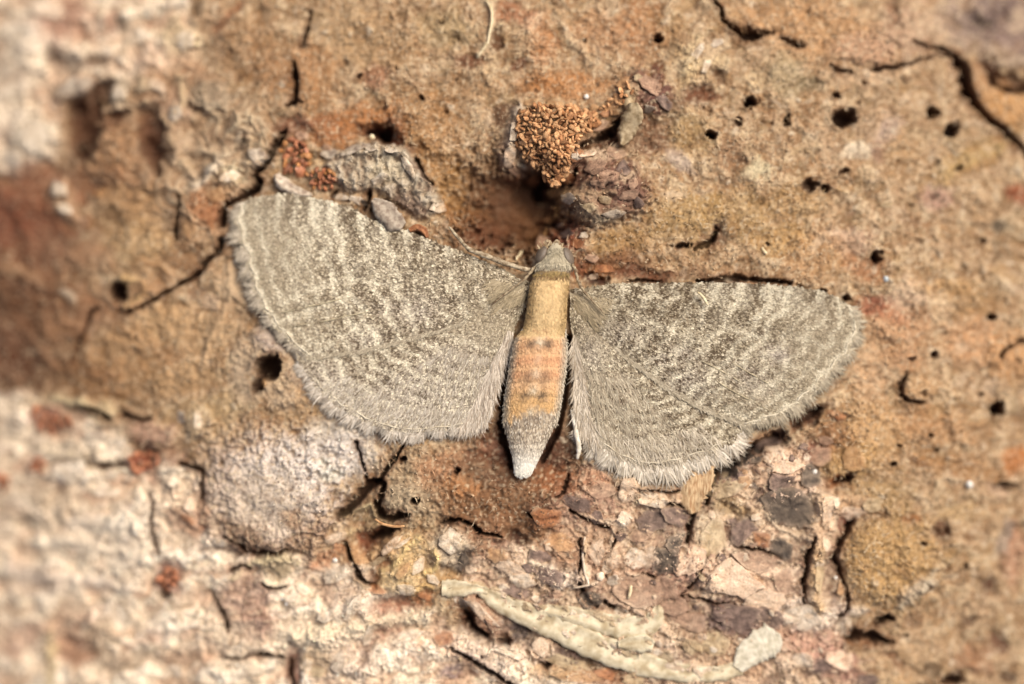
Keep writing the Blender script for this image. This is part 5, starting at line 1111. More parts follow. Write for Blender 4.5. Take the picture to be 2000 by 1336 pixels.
main = [(1012, 222), (1040, 206), (1075, 208), (1110, 206), (1140, 214), (1165, 222), (1172, 240), (1150, 256), (1132, 272), (1118, 300), (1112, 330), (1098, 362), (1078, 366), (1056, 338), (1030, 318), (1012, 296), (1008, 258)]
heap(main, 290, (3.4, 8.0), M_FR, 'big heap of orange brown frass pellets above the moth', .26, gap=.55, floor=.0)
heap([(1172, 214), (1190, 196), (1212, 178), (1230, 168), (1238, 186), (1214, 204), (1190, 222)], 26, (5, 9), M_FR, 'short ridge of tan frass pellets right of the big heap', .16)
heap([(548, 288), (560, 274), (590, 274), (604, 296), (606, 318), (596, 336), (578, 340), (556, 326)], 22, (6, 11), M_RED, 'larger red brown frass cluster beside the crack at the left wing tip', .16, gap=.7)
heap([(600, 342), (620, 330), (650, 332), (656, 352), (648, 370), (612, 368)], 22, (5, 9), M_RED, 'smaller red brown frass cluster touching the left forewing', .12, gap=.7)
heap([(58, 800), (76, 790), (94, 810), (130, 816), (140, 824), (112, 834), (94, 848), (80, 840)], 14, (6, 11), M_RED[:1], 'blurred red frass cluster on cream bark at the left edge', .08, gap=.7)
heap([(252, 896), (270, 884), (300, 880), (312, 896), (296, 914), (262, 918)], 13, (6, 11), M_RED[:1], 'dull red frass cluster left of the grey dome', .08, gap=.7)
heap([(310, 1126), (326, 1110), (348, 1118), (346, 1146), (326, 1154)], 9, (7, 11), M_RED[:1], 'small dull red frass cluster on the lower left cream bark', .05, gap=.7)
heap([(0, 930), (12, 926), (22, 944), (12, 956), (0, 952)], 6, (6, 10), M_RED[:1], 'red frass pellets cut by the left edge of the photo', .06, gap=.7)
heap([(60, 902), (78, 896), (92, 906), (84, 922), (68, 918)], 6, (6, 10), M_RED[:1], 'faint red frass pellets between two left edge clusters', .04, gap=.7)

# ------------------------------------------------------------------ the moth
moth = empty('moth', Vector((.5, .1, .05)), 'grey brown speckled moth with spread wings and an orange banded abdomen resting on bark', 'moth')


def mchild(name, me, parent=None):
    return link(name, me, parent if parent is not None else moth)


def rel(p):
    return np.asarray(p, float) - np.array(moth.location)


def curve(pts, t):
    """Smooth curve through pixel points, parameter 0..1 by length."""
    p = np.asarray(pts, float)
    L = np.concatenate([[0], np.cumsum(np.hypot(*np.diff(p, axis=0).T))]); L /= L[-1]
    out = np.stack([np.interp(t, L, p[:, 0]), np.interp(t, L, p[:, 1])], -1)
    return out


class Wing:
    def __init__(self, costa, inner, termen, lift, arch, seed):
        self.c, self.i, self.t, self.lift, self.arch, self.seed = costa, inner, termen, lift, arch, seed

    def uv(self, s, t):
        t = t * (1 - .010 * np.abs(np.sin(s * 24 + self.seed)))
        C_, I_, T_ = curve(self.c, t), curve(self.i, t), curve(self.t, s)
        t0, t1 = np.asarray(self.t[0], float), np.asarray(self.t[-1], float)
        s_ = s[..., None]; tt = t[..., None] ** 2.2
        return (1 - s_) * C_ + s_ * I_ + tt * (T_ - ((1 - s_) * t0 + s_ * t1))

    def height(self, s, t):
        w = self.arch * np.sin(np.pi * np.clip(s, 0, 1)) * (1 - .5 * t) * np.sqrt(np.clip(t * 3, 0, 1))
        fold = .010 * np.sin(s * 21 + self.seed) * np.sqrt(np.clip(t, 0, 1))
        return self.lift + w + fold - .03 * t ** 3

    def xyz(self, s, t, dz=0.0):
        uv = self.uv(s, t)
        h = self.height(s, t) + dz
        x, y, z = at(uv[..., 0], uv[..., 1], h)
        return np.stack([x, y, z], -1), uv


LF = Wing([(1038, 552), (1013, 545), (976, 524), (921, 500), (884, 486), (838, 469), (798, 452), (761, 440), (721, 428), (691, 408), (645, 394), (602, 386), (560, 380), (520, 383), (491, 388), (468, 402)],
          [(1036, 572), (1010, 590), (960, 612), (880, 640), (790, 668), (700, 690), (605, 700)],
          [(468, 402), (463, 430), (467, 462), (481, 502), (491, 545), (503, 582), (531, 628), (562, 662), (605, 700)], .20, .09, 1.0)
LH = Wing([(1034, 566), (960, 600), (860, 640), (760, 668), (660, 690), (580, 690)], [(1030, 590), (1004, 640), (988, 690), (973, 745), (960, 795), (946, 820)],
          [(580, 690), (596, 725), (630, 770), (680, 805), (735, 832), (795, 844), (860, 838), (915, 830), (946, 820)], .165, .08, 2.0)
RF = Wing([(1112, 566), (1140, 564), (1193, 555), (1286, 554), (1410, 553), (1503, 556), (1565, 562), (1611, 571), (1645, 588), (1664, 604)],
          [(1114, 590), (1150, 630), (1220, 700), (1300, 760), (1380, 805), (1452, 832)],
          [(1664, 604), (1676, 636), (1670, 664), (1652, 695), (1611, 738), (1584, 769), (1534, 805), (1503, 816), (1452, 832)], .19, .09, 3.0)
RH = Wing([(1116, 580), (1160, 640), (1240, 712), (1330, 772), (1452, 838)], [(1112, 610), (1121, 660), (1123, 720), (1122, 780), (1130, 830)],
          [(1452, 838), (1432, 862), (1385, 884), (1320, 905), (1268, 912), (1222, 898), (1185, 874), (1152, 850), (1130, 830)], .155, .08, 4.0)

GREY, CREAMW, BROWNW, OLIVE, LAV, PALE = ((166, 151, 125), (244, 231, 203), (82, 63, 44), (160, 147, 113), (208, 196, 186), (196, 180, 154))
# pattern on each wing, in photo pixels: (u, v, ru, rv, rot, weight)
PAT = {
    'L': dict(
        cream=[(628, 425, 14, 40, 8, .75), (648, 440, 12, 46, 12, .6), (605, 470, 14, 60, 8, .6), (700, 520, 12, 14, 0, .6), (742, 452, 12, 30, 14, .55), (732, 500, 14, 40, 10, .45), (757, 470, 9, 44, 6, .55), (585, 525, 12, 40, 5, .4), (640, 555, 60, 5, -12, .6),
               (590, 615, 70, 5, -22, .6), (700, 545, 40, 6, -8, .5), (775, 555, 12, 8, 0, .8), (760, 535, 30, 10, -10, .5), (520, 430, 14, 20, 10, .35), (525, 480, 10, 14, 0, .35), (690, 650, 30, 8, -10, .4), (735, 640, 18, 9, 0, .4), (620, 665, 30, 10, 30, .4), (660, 460, 20, 14, 0, .4),
               (850, 555, 40, 16, -10, .3), (560, 575, 40, 6, -10, .35), (900, 760, 60, 40, 10, .45), (800, 800, 90, 24, 5, .35), (700, 780, 50, 22, 30, .3), (860, 700, 60, 20, -30, .25), (600, 690, 20, 8, 30, .5), (930, 810, 20, 24, 0, .6)],
        dark=[(800, 485, 50, 36, 20, .45), (900, 520, 60, 26, 15, .45), (830, 565, 46, 20, 20, .55), (700, 580, 26, 20, 20, .6), (690, 510, 14, 36, 6, .3), (775, 500, 14, 40, 0, .35), (870, 590, 26, 16, 0, .35), (760, 660, 26, 16, -10, .4), (840, 645, 30, 26, 20, .45), (775, 700, 50, 22, -14, .45), (880, 640, 16, 12, 0, .5), (920, 610, 16, 10, 0, .35),
              (660, 490, 10, 40, 6, .25), (660, 690, 36, 14, 10, .4), (710, 715, 40, 16, 0, .35), (840, 740, 60, 12, -14, .3), (890, 720, 40, 14, -20, .3), (910, 780, 26, 10, -20, .3), (560, 460, 14, 40, 5, .25), (555, 550, 20, 30, 0, .25), (950, 560, 40, 14, 15, .35), (640, 620, 30, 16, 0, .25), (720, 620, 20, 14, 0, .3)],
        lav=[(820, 610, 40, 26, -10, .5), (720, 660, 30, 20, 0, .45), (880, 700, 70, 30, -10, .4), (820, 770, 110, 50, 0, .55), (650, 740, 50, 30, 30, .5), (760, 600, 26, 16, 0, .4), (700, 800, 50, 30, 20, .4)],
        smooth=[(500, 500, 90, 140, -12, 1.0), (560, 620, 60, 50, 20, .7), (960, 640, 50, 40, -30, .9)]),
    'R': dict(
        cream=[(1404, 572, 13, 26, -4, .8), (1448, 574, 12, 26, -4, .8), (1513, 576, 11, 24, -5, .85), (1546, 580, 13, 24, -6, .85), (1535, 610, 30, 6, 0, .4), (1400, 600, 10, 30, 0, .4), (1285, 635, 22, 6, 20, .55), (1365, 664, 30, 5, 5, .7), (1330, 655, 14, 6, 10, .5), (1432, 806, 20, 7, 15, .95), (1450, 825, 14, 8, 10, .6), (1250, 620, 24, 5, 25, .4), (1550, 660, 22, 5, 20, .45), (1600, 632, 8, 10, 0, .5), (1515, 730, 34, 4, 36, .6), (1490, 770, 30, 4, 40, .5),
               (1460, 690, 20, 8, 20, .35), (1200, 700, 40, 30, 20, .3), (1160, 740, 30, 40, 10, .3), (1170, 860, 30, 40, -30, .6), (1220, 910, 60, 18, 20, .5), (1390, 740, 20, 20, 0, .3), (1310, 770, 20, 10, 20, .35), (1590, 600, 12, 14, 0, .35), (1570, 720, 20, 4, 30, .4), (1410, 640, 50, 12, 0, .3)],
        dark=[(1330, 580, 70, 26, 0, .55), (1384, 596, 12, 30, 10, .6), (1430, 576, 9, 24, 0, .4), (1480, 574, 12, 24, 0, .35), (1290, 615, 70, 22, 5, .45), (1370, 635, 50, 18, 5, .45), (1420, 680, 40, 26, 10, .45), (1470, 640, 40, 24, 0, .35), (1225, 590, 30, 16, 0, .35), (1350, 700, 40, 20, 20, .35), (1225, 700, 22, 50, -25, .5), (1235, 740, 34, 50, -20, .4), (1160, 790, 20, 24, 0, .55), (1400, 750, 30, 20, 20, .3), (1480, 700, 30, 20, 0, .3),
              (1310, 800, 60, 14, 30, .35), (1190, 770, 26, 16, 0, .3), (1575, 700, 10, 30, 20, .3), (1290, 850, 50, 12, 35, .3), (1340, 830, 50, 20, 30, .3), (1575, 590, 8, 20, 0, .3), (1550, 740, 20, 20, 0, .25), (1240, 850, 16, 16, 0, .3), (1170, 640, 20, 14, 0, .3), (1300, 680, 20, 10, 10, .3)],
        lav=[(1330, 690, 34, 14, 10, .5), (1512, 692, 22, 14, 20, .8), (1340, 740, 40, 30, 20, .45), (1270, 880, 46, 26, 10, .6), (1460, 740, 40, 24, 30, .4), (1220, 650, 40, 20, 10, .35), (1150, 690, 24, 30, 0, .4), (1290, 700, 24, 14, 0, .4)],
        smooth=[(1600, 690, 80, 90, 0, 1.0), (1500, 780, 70, 40, 0, .8), (1150, 640, 30, 60, 0, .7)]),
}


def field(uv, blobs):
    out = np.zeros(uv.shape[:-1])
    for (u, v, ru, rv, rot, w) in blobs:
        c, s = math.cos(math.radians(rot)), math.sin(math.radians(rot))
        du, dv = uv[..., 0] - u, uv[..., 1] - v
        d2 = ((du * c + dv * s) / ru) ** 2 + ((-du * s + dv * c) / rv) ** 2
        out = np.maximum(out, w * np.exp(-d2 * .7))
    return out


def bands_at(uv, side):
    """Pale streaks that run along the veins towards the outer edge."""
    q = {'L': [(530, 632, 690, 580), (560, 590, 640, 556), (690, 545, 780, 560), (600, 700, 660, 668), (640, 560, 600, 610)],
         'R': [(1500, 745, 1534, 790), (1480, 690, 1545, 715), (1540, 650, 1600, 672), (1570, 705, 1612, 735), (1260, 625, 1310, 645), (1420, 640, 1480, 660), (1430, 800, 1452, 815)]}[side]
    out = np.zeros(uv.shape[:-1])
    for (a, b, c, d) in q:
        dist, _ = seg_dist(uv[..., 0].astype(F), uv[..., 1].astype(F), [(a, b), (c, d)])
        out = np.maximum(out, np.exp(-(dist / 4.5) ** 2))
    return out


def wing_colour(uv, side, r, s, t, hind):
    """Pigment of scales at photo pixels uv; r is a per-scale random number 0..1 (patchy, so flecks clump)."""
    p = PAT[side]
    wob = np.stack([6 * noise(uv[..., 0] / 16, uv[..., 1] / 16, 11), 6 * noise(uv[..., 0] / 16, uv[..., 1] / 16, 12)], -1)
    q = uv + wob
    dk, cr, lv, sm = field(q, p['dark']) * .62, field(q, p['cream']) * .7, field(q, p['lav']), field(q, p['smooth'])
    cl = noise(uv[..., 0] / 6.2, uv[..., 1] / 6.2, 13)
    cl2 = noise(uv[..., 0] / 30, uv[..., 1] / 30, 14)
    tw = t + .009 * np.sin(s * 30) + .016 * noise(uv[..., 0] / 45, uv[..., 1] / 45, 37) + .008 * noise(uv[..., 0] / 13, uv[..., 1] / 13, 38)
    edge = np.exp(-(s / .16) ** 2)
    if hind:
        pale = sum(a * np.exp(-((tw - q) / w_) ** 2) for q, w_, a in ((.40, .016, .4), (.50, .016, .5), (.585, .014, .5), (.66, .015, .7), (.725, .012, .65), (.79, .012, .5), (.86, .014, .6), (.93, .010, .4)))
        deep = sum(a * np.exp(-((tw - q) / w_) ** 2) for q, w_, a in ((.45, .018, .4), (.545, .018, .45), (.625, .016, .5), (.695, .012, .45), (.76, .014, .45), (.825, .014, .4), (.90, .016, .4)))
    else:
        pale = sum(a * (.80 + .45 * edge) * np.exp(-((tw - q) / w_) ** 2) for q, w_, a in ((.20, .014, .4), (.29, .014, .5), (.37, .012, .4), (.445, .012, .45), (.51, .013, .75), (.59, .013, .7), (.685, .014, .95), (.74, .012, .9), (.81, .010, .5), (.87, .012, .55)))
        deep = sum(a * (.75 + .5 * edge) * np.exp(-((tw - q) / w_) ** 2) for q, w_, a in ((.245, .018, .4), (.33, .018, .45), (.41, .018, .5), (.48, .014, .5), (.55, .016, .6), (.635, .018, .65), (.713, .010, .5), (.775, .014, .5), (.84, .013, .4), (.905, .014, .45)))
        fine_scallop = np.exp(-((t - .925 - .012 * np.abs(np.sin(s * 28))) / .008) ** 2) * .5
        pale = pale + fine_scallop + .9 * np.exp(-((t - .984) / .009) ** 2) + .5 * bands_at(uv, side)
    bars = 0
    if not hind:
        tb = t + .006 * cl + .03 * s
        for q, w_, len_, a in ((.515, .013, .16, .8), (.595, .012, .16, .8), (.70, .012, .15, 1.0), (.755, .012, .15, 1.0), (.86, .012, .10, .5)):
            bars = np.maximum(bars, a * np.exp(-(np.abs(tb - q) / w_) ** 4) * np.exp(-(s / len_) ** 4))
    cr = np.clip(np.maximum(np.maximum(cr * .8, bars), pale * (.74 + .12 * edge + .3 * cl2)), 0, 1)
    dk = np.clip(np.maximum(dk * (1 - .7 * pale.clip(0, 1)), deep * (.62 + .15 * edge)), 0, 1)
    if not hind:
        dk = np.maximum(dk, .5 * np.exp(-(s / .13) ** 2) * sstep(.42, .5, t) * sstep(.95, .88, t) * (1 - np.clip(1.6 * bars, 0, 1)))
    x = .5 + .40 * (r - .5) + .42 * cl + .14 * cl2
    c = np.empty(uv.shape[:-1] + (3,), F); c[:] = lin(GREY)
    c = mixc(c, (sstep(.2, .9, r) * .5).astype(F), lin(PALE))
    c = mixc(c, lv.astype(F) * .85, lin(LAV))
    fleck = 1 - .80 * sm
    c = mixc(c, (sstep(.44, .26, x - .50 * dk + .25 * cr) * fleck * .92).astype(F), lin(BROWNW))
    c = mixc(c, (sstep(.62, .82, x + .45 * cr - .15 * dk) * (fleck * .8 + .2) * .85).astype(F), lin(CREAMW))
    c = mixc(c, (np.clip(cr * 1.0, 0, 1) * (.55 + .45 * r)).astype(F), lin((250, 240, 214)))
    c = mixc(c, (dk * .55).astype(F), lin((120, 98, 74)))
    c = mixc(c, (sstep(.3, .9, np.random.default_rng(3).random(r.shape)) * .20).astype(F), lin(OLIVE))
    return c * (.80 + .32 * r[..., None]).astype(F)


M_SCALE = mat_tint('wing_scales', rough=.6, fine=60, amount=.10, bump=0, spec=.3, sheen=.1)
M_MEMB = mat_tint('wing_membrane', rough=.75, fine=60, amount=.15, bump=.2, dist=.01, spec=.25)
M_HAIRS = mat_tint('moth_hair', rough=.6, fine=40, amount=.10, bump=0, spec=.3)


def norm(a):
    return a / np.maximum(np.linalg.norm(a, axis=-1, keepdims=True), 1e-6)


def scale_soup(name, Pt, Dr, N, L, W, cols, parent, mat, rise=.22, twist=.35):
    """Overlapping scales: one kite-shaped quad each, root buried, tip raised."""
    n = len(Pt)
    side = norm(np.cross(N, Dr))
    tw = rng.normal(0, twist, n)[:, None]
    Dr = norm(Dr + side * tw); side = norm(np.cross(N, Dr))
    roll = rng.normal(0, .18, n)[:, None]
    L = L[:, None]; W = W[:, None]
    a = Pt - N * .006
    tip = Pt + Dr * L + N * L * rise * rng.uniform(.4, 1.5, (n, 1))
    mid = Pt + Dr * L * .62 + N * L * rise * .55
    b = mid + side * W * .5 + N * W * roll
    c = mid - side * W * .5 - N * W * roll
    vs = np.stack([a, b, tip, c], 1).reshape(-1, 3)
    fs = np.arange(4 * n).reshape(-1, 4)
    me = np_mesh(name, vs, fs, mat, np.repeat(cols, 4, 0), smooth=False)
    o = mchild(name, me, parent)
    o['kind'] = 'stuff'
    return o


def hair_soup(name, roots, dirs, N, L, W, cols, parent, mat, bend=.15, droop=0.0):
    """Tapered three-segment hairs, each two quads and a tip."""
    n = len(roots)
    side = norm(np.cross(N, dirs))
    L = L[:, None]; W = W[:, None]
    cv = rng.normal(0, bend, (n, 1))
    p0 = roots
    p1 = roots + dirs * L * .4 + side * cv * L * .10 + N * L * .05
    p2 = roots + dirs * L * .75 + side * cv * L * .32 + N * L * (.05 - droop * .3)
    p3 = roots + dirs * L + side * cv * L * .6 + N * L * (.03 - droop)
    vs = np.stack([p0 - side * W * .5, p0 + side * W * .5, p1 - side * W * .5, p1 + side * W * .5, p2 - side * W * .38, p2 + side * W * .38, p3 - side * W * .08, p3 + side * W * .08], 1).reshape(-1, 3)
    b = np.arange(n)[:, None] * 8
    fs = np.concatenate([b + np.array([[0, 1, 3, 2]]), b + np.array([[2, 3, 5, 4]]), b + np.array([[4, 5, 7, 6]])])
    me = np_mesh(name, vs, fs, mat, np.repeat(cols, 8, 0), smooth=False)
    o = mchild(name, me, parent)
    o['kind'] = 'stuff'
    return o


def jac(w, s, t):
    e = 1e-3
    p, uv = w.xyz(s, t)
    ps, _ = w.xyz(np.clip(s + e, 0, 1.01), t); pt, _ = w.xyz(s, np.clip(t + e, 0, 1.01))
    ds, dt = (ps - p) / e, (pt - p) / e
    N = norm(np.cross(ds, dt)); N = N * np.sign(N[..., 2:3])
    return p, uv, ds, dt, N


def build_wing(w, name, side, n_scales, hind):
    ns, nt = 36, 54
    s, t = np.meshgrid(np.linspace(0, 1, ns), np.linspace(0.0, 1, nt))
    p, uv = w.xyz(s, t)
    cols = wing_colour(uv, side, np.full(uv.shape[:-1], .5), s, t, hind) * .9
    # two skins a hair apart, closed along the edge
    lo = p.copy(); lo[..., 2] -= .012
    vs = rel(np.concatenate([p.reshape(-1, 3), lo.reshape(-1, 3)]))
    f = grid_faces(nt, ns); m = nt * ns
    edge = [i for i in range(ns)] + [ns * k + ns - 1 for k in range(1, nt)] + [ns * (nt - 1) + i for i in range(ns - 2, -1, -1)] + [ns * k for k in range(nt - 2, 0, -1)]
    rim = [(a, b, b + m, a + m) for a, b in zip(edge, edge[1:] + edge[:1])]
    me = np_mesh(name, vs, np.concatenate([f, f[:, ::-1] + m, np.array(rim)]), M_MEMB, np.concatenate([cols.reshape(-1, 3)] * 2))
    wing = mchild(name, me)
    # scales, spread evenly over the area
    k = n_scales * 3
    s = rng.random(k); t = rng.random(k) ** .6
    p, uv, ds, dt, N = jac(w, s, t)
    area = np.linalg.norm(np.cross(ds, dt), axis=-1) / np.maximum(t ** (-.4 / .6 + 0), .2)
    dens = .6 / np.maximum(t, .02) ** (.4 / .6)      # density of t samples (pdf of u**.6 is t**(2/3)/.6)
    pdf = np.maximum(t, .02) ** (2 / 3) / .6
    acc = np.linalg.norm(np.cross(ds, dt), axis=-1) / pdf
    keep = rng.random(k) < acc / np.quantile(acc, .98)
    s, t, p, uv, dt, ds, N = s[keep][:n_scales], t[keep][:n_scales], p[keep][:n_scales], uv[keep][:n_scales], dt[keep][:n_scales], ds[keep][:n_scales], N[keep][:n_scales]
    n = len(s)
    cols = wing_colour(uv, side, rng.random(n), s, t, hind)
    sm = field(uv, PAT[side]['smooth'])
    L = rng.uniform(.055, .09, n); W = rng.uniform(.030, .050, n)
    scale_soup('wing_scales', rel(p), norm(dt), N, L, W, cols, wing, M_SCALE, rise=.30 - .12 * sm.mean())
    return wing


def fringe(w, wing, side, lens, n, base_col, tip_col, s_lo=0.0, s_hi=1.0, droop=.15, width=(.014, .026), spread=.26, blotch=None):
    s = rng.uniform(s_lo, s_hi, n); t = np.full(n, 1.0) - rng.uniform(0, .02, n)
    p, uv, ds, dt, N = jac(w, s, t)
    tang = norm(ds)
    out = norm(np.cross(tang, N)); out = out * np.sign((out * dt).sum(-1, keepdims=True))
    d = norm(out * .8 + norm(dt) * .5 + tang * rng.normal(0, spread, (n, 1)))
    L = np.interp(s, np.linspace(0, 1, len(lens)), lens) / 100 * rng.uniform(.35, 1.15, n) * (1 + .25 * noise((uv[..., 0] / 9).astype(F), (uv[..., 1] / 9).astype(F), 35))
    W = rng.uniform(*width, n)
    mixr = rng.random(n)[:, None]
    cols = lin(base_col) * (1 - mixr) + lin(tip_col) * mixr
    cols = cols * rng.uniform(.6, 1.15, (n, 1))
    chk = sstep(.0, .6, np.sin(s * 62 + 2 * noise(uv[..., 0] / 30, uv[..., 1] / 30, 19)))[:, None]
    cols = cols * (1 - .42 * chk)
    L = L * (1.1 - .4 * chk[:, 0])
    return hair_soup('wing_fringe', rel(p), d, N, L, W, cols.astype(F), wing, M_HAIRS, .3, droop)


wl_h = build_wing(LH, 'hindwing', 'L', 21000, True)
wr_h = build_wing(RH, 'hindwing', 'R', 19000, True)
wl_f = build_wing(LF, 'forewing', 'L', 30000, False)
wr_f = build_wing(RF, 'forewing', 'R', 30000, False)
fringe(LF, wl_f, 'L', [24, 32, 38, 34, 30, 30, 26, 22], 2000, (176, 162, 140), (216, 201, 178), droop=.25)
fringe(RF, wr_f, 'R', [20, 26, 28, 30, 32, 32, 28, 26], 2000, (160, 146, 122), (198, 184, 158), droop=.25)
fringe(LH, wl_h, 'L', [20, 28, 32, 34, 32, 28, 28, 26, 20], 3200, (186, 170, 150), (236, 224, 206), droop=.2)
fringe(RH, wr_h, 'R', [26, 38, 42, 44, 46, 44, 42, 38, 30], 3600, (196, 180, 156), (240, 228, 208), droop=.2)


# pale margin line and veins: low raised cords on the membrane
def cord(w, wing, name, st, r, col):
    s = np.array([a for a, b in st]); t = np.array([b for a, b in st])
    k = np.linspace(0, len(s) - 1, (len(s) - 1) * 5 + 1)
    s, t = np.interp(k, np.arange(len(s)), s), np.interp(k, np.arange(len(t)), t)
    p, _ = w.xyz(s, t, .03)
    p = rel(p + rng.normal(0, .006, p.shape))
    mat = col
    rad = [r * random.uniform(.5, 1.1) * (1 if (i % 7) > 1 else .25) for i in range(len(p))]
    rad[0] = rad[-1] = r * .3
    return mchild(name, tube(name, [tuple(q) for q in p], rad, mat, 5), wing)


M_LINE = mat_plain('pale_margin', (206, 190, 162), (240, 228, 202), 6, rough=.7, rand=.05)
M_VEIN = mat_plain('wing_vein', (176, 160, 130), (206, 192, 160), 5, rough=.7, rand=.05)
cord(LF, wl_f, 'margin_line', [(x, .995) for x in np.linspace(.06, .98, 12)], .018, M_LINE)
cord(RF, wr_f, 'margin_line', [(x, .995) for x in np.linspace(.08, .98, 12)], .018, M_LINE)
cord(LH, wl_h, 'margin_line', [(x, .99) for x in np.linspace(.1, .9, 10)], .016, M_LINE)
cord(RH, wr_h, 'margin_line', [(x, .99) for x in np.linspace(.1, .9, 10)], .016, M_LINE)
for a in ((.62, .70, .97), (.72, .62, .96)):
    cord(LF, wl_f, 'vein', [(a[0], a[1]), (a[0] + .03, (a[1] + a[2]) / 2), (a[0] + .05, a[2])], .016, M_VEIN)
for a in ((.60, .72, .88), (.76, .70, .97), (.66, .60, .80)):
    cord(RF, wr_f, 'vein', [(a[0], a[1]), (a[0] + .02, (a[1] + a[2]) / 2), (a[0] + .04, a[2])], .014, M_VEIN)


# long hair along the hindwings' inner margin and over the wing bases
def inner_hair(w, wing, n, dir_uv, col1, col2, t_lo, t_hi, s_lo, s_hi, L=(.18, .34), name='inner_hair', droop=.1):
    t = rng.uniform(t_lo, t_hi, n); s = rng.uniform(s_lo, s_hi, n)
    p, uv, ds, dt, N = jac(w, s, t)
    dv = norm(np.array([dir_uv[0], -dir_uv[1], 0.0]))[None]
    d = norm(norm(dt) * .8 + dv * .8 + rng.normal(0, .16, (n, 3)) * np.array([1, 1, .3]) + N * .12)
    r = rng.random((n, 1))
    cols = (lin(col1) * (1 - r) + lin(col2) * r) * rng.uniform(.75, 1.1, (n, 1))
    return hair_soup(name, rel(p) + N * .01, d, N, rng.uniform(*L, n), rng.uniform(.012, .022, n), cols.astype(F), wing, M_HAIRS, .35, droop)


inner_hair(LH, wl_h, 1300, (.12, .9), (164, 146, 126), (232, 218, 198), .25, 1.0, .88, 1.0, (.18, .40))
inner_hair(RH, wr_h, 1300, (-.22, .9), (170, 152, 128), (236, 222, 200), .20, 1.0, .86, 1.0, (.18, .40))
inner_hair(LF, wl_f, 500, (-.3, .8), (150, 134, 104), (186, 168, 136), .02, .16, .3, 1.0, (.12, .26))
inner_hair(RF, wr_f, 500, (.3, .8), (150, 134, 104), (186, 168, 136), .02, .16, .3, 1.0, (.12, .26))
inner_hair(RF, wr_f, 900, (.55, .8), (150, 136, 112), (204, 190, 164), .30, 1.0, .965, 1.0, (.06, .15))
inner_hair(LF, wl_f, 700, (-.35, .9), (150, 136, 112), (204, 190, 164), .30, 1.0, .975, 1.0, (.05, .12))
inner_hair(RH, wr_h, 900, (.2, 1.0), (158, 143, 120), (222, 208, 184), .84, .99, .12, .98, (.14, .26))
inner_hair(LH, wl_h, 800, (-.2, 1.0), (158, 145, 126), (220, 208, 190), .84, .99, .15, .98, (.12, .22))
inner_hair(RH, wr_h, 900, (.25, .9), (150, 134, 110), (206, 192, 166), .45, .95, .25, .85, (.14, .26))
inner_hair(LH, wl_h, 700, (-.1, .9), (150, 136, 116), (206, 194, 176), .45, .95, .30, .9, (.12, .22))

# body: one continuous skin from the brow to the tip of the abdomen
ROWS = [  # v, left u, right u, centre height, half height
    (474, 1080, 1090, .30, .04), (480, 1074, 1097, .31, .12), (488, 1070, 1102, .33, .19), (498, 1065, 1106, .35, .25), (508, 1058, 1110, .36, .29), (517, 1048, 1116, .36, .29), (525, 1044, 1118, .34, .26),
    (531, 1044, 1114, .34, .27), (536, 1042, 1114, .36, .29), (542, 1040, 1112, .38, .31), (552, 1037, 1111, .41, .35), (566, 1034, 1110, .43, .38), (585, 1031, 1108, .44, .40), (605, 1029, 1106, .43, .39), (625, 1026, 1105, .41, .37), (640, 1022, 1104, .38, .34),
    (650, 1016, 1104, .36, .33), (658, 1008, 1105, .36, .34), (672, 1003, 1106, .36, .36), (690, 1000, 1106, .36, .36), (708, 997, 1105, .35, .36), (716, 996, 1104, .35, .35), (734, 993, 1102, .35, .36), (746, 991, 1100, .34, .35), (765, 989, 1098, .34, .35), (785, 986, 1094, .33, .34),
    (803, 985, 1091, .32, .32), (822, 984, 1087, .31, .30), (838, 986, 1080, .29, .28), (856, 991, 1072, .27, .25), (874, 996, 1063, .25, .22), (892, 1001, 1054, .23, .18), (908, 1004, 1046, .22, .14), (920, 1005, 1040, .21, .11), (927, 1007, 1036, .20, .08), (930, 1012, 1031, .20, .03)]
R_ = np.array(ROWS, float)
vv = np.concatenate([np.linspace(474, 560, 40), np.linspace(563, 930, 130)])
uL, uR, hc, hh = (np.interp(vv, R_[:, 0], R_[:, k]) for k in (1, 2, 3, 4))
ker = np.array([1, 2, 1.]) / 4
sm3 = lambda a: np.concatenate([a[:1], np.convolve(a, ker, 'valid'), a[-1:]])
uL, uR, hc, hh = (sm3(a) for a in (uL, uR, hc, hh))
hc = hc * .85; hh = hh * .85
# shallow rings between the abdomen segments and a neck fold
seg = [656, 690, 716, 746, 774, 803, 836, 866]
ringdip = sum(.030 * np.exp(-((vv - q) / 3.0) ** 2) for q in seg) + .05 * np.exp(-((vv - 529) / 2.2) ** 2) + .03 * np.exp(-((vv - 538) / 2.0) ** 2)
NS = 56
phi = np.linspace(0, 2 * np.pi, NS, endpoint=False)
cu, aw = (uL + uR) / 2, (uR - uL) / 2
BU = cu[:, None] + aw[:, None] * np.cos(phi)[None] * (1 - .4 * ringdip[:, None])
BH = hc[:, None] + hh[:, None] * np.sin(phi)[None] * (1 - 1.0 * ringdip[:, None])
BV = np.repeat(vv[:, None], NS, 1)
BH = np.maximum(BH, .02)


def body_xyz(u, v, h):
    x, y, z = at(u, v, h)
    return np.stack([x, y, z], -1)


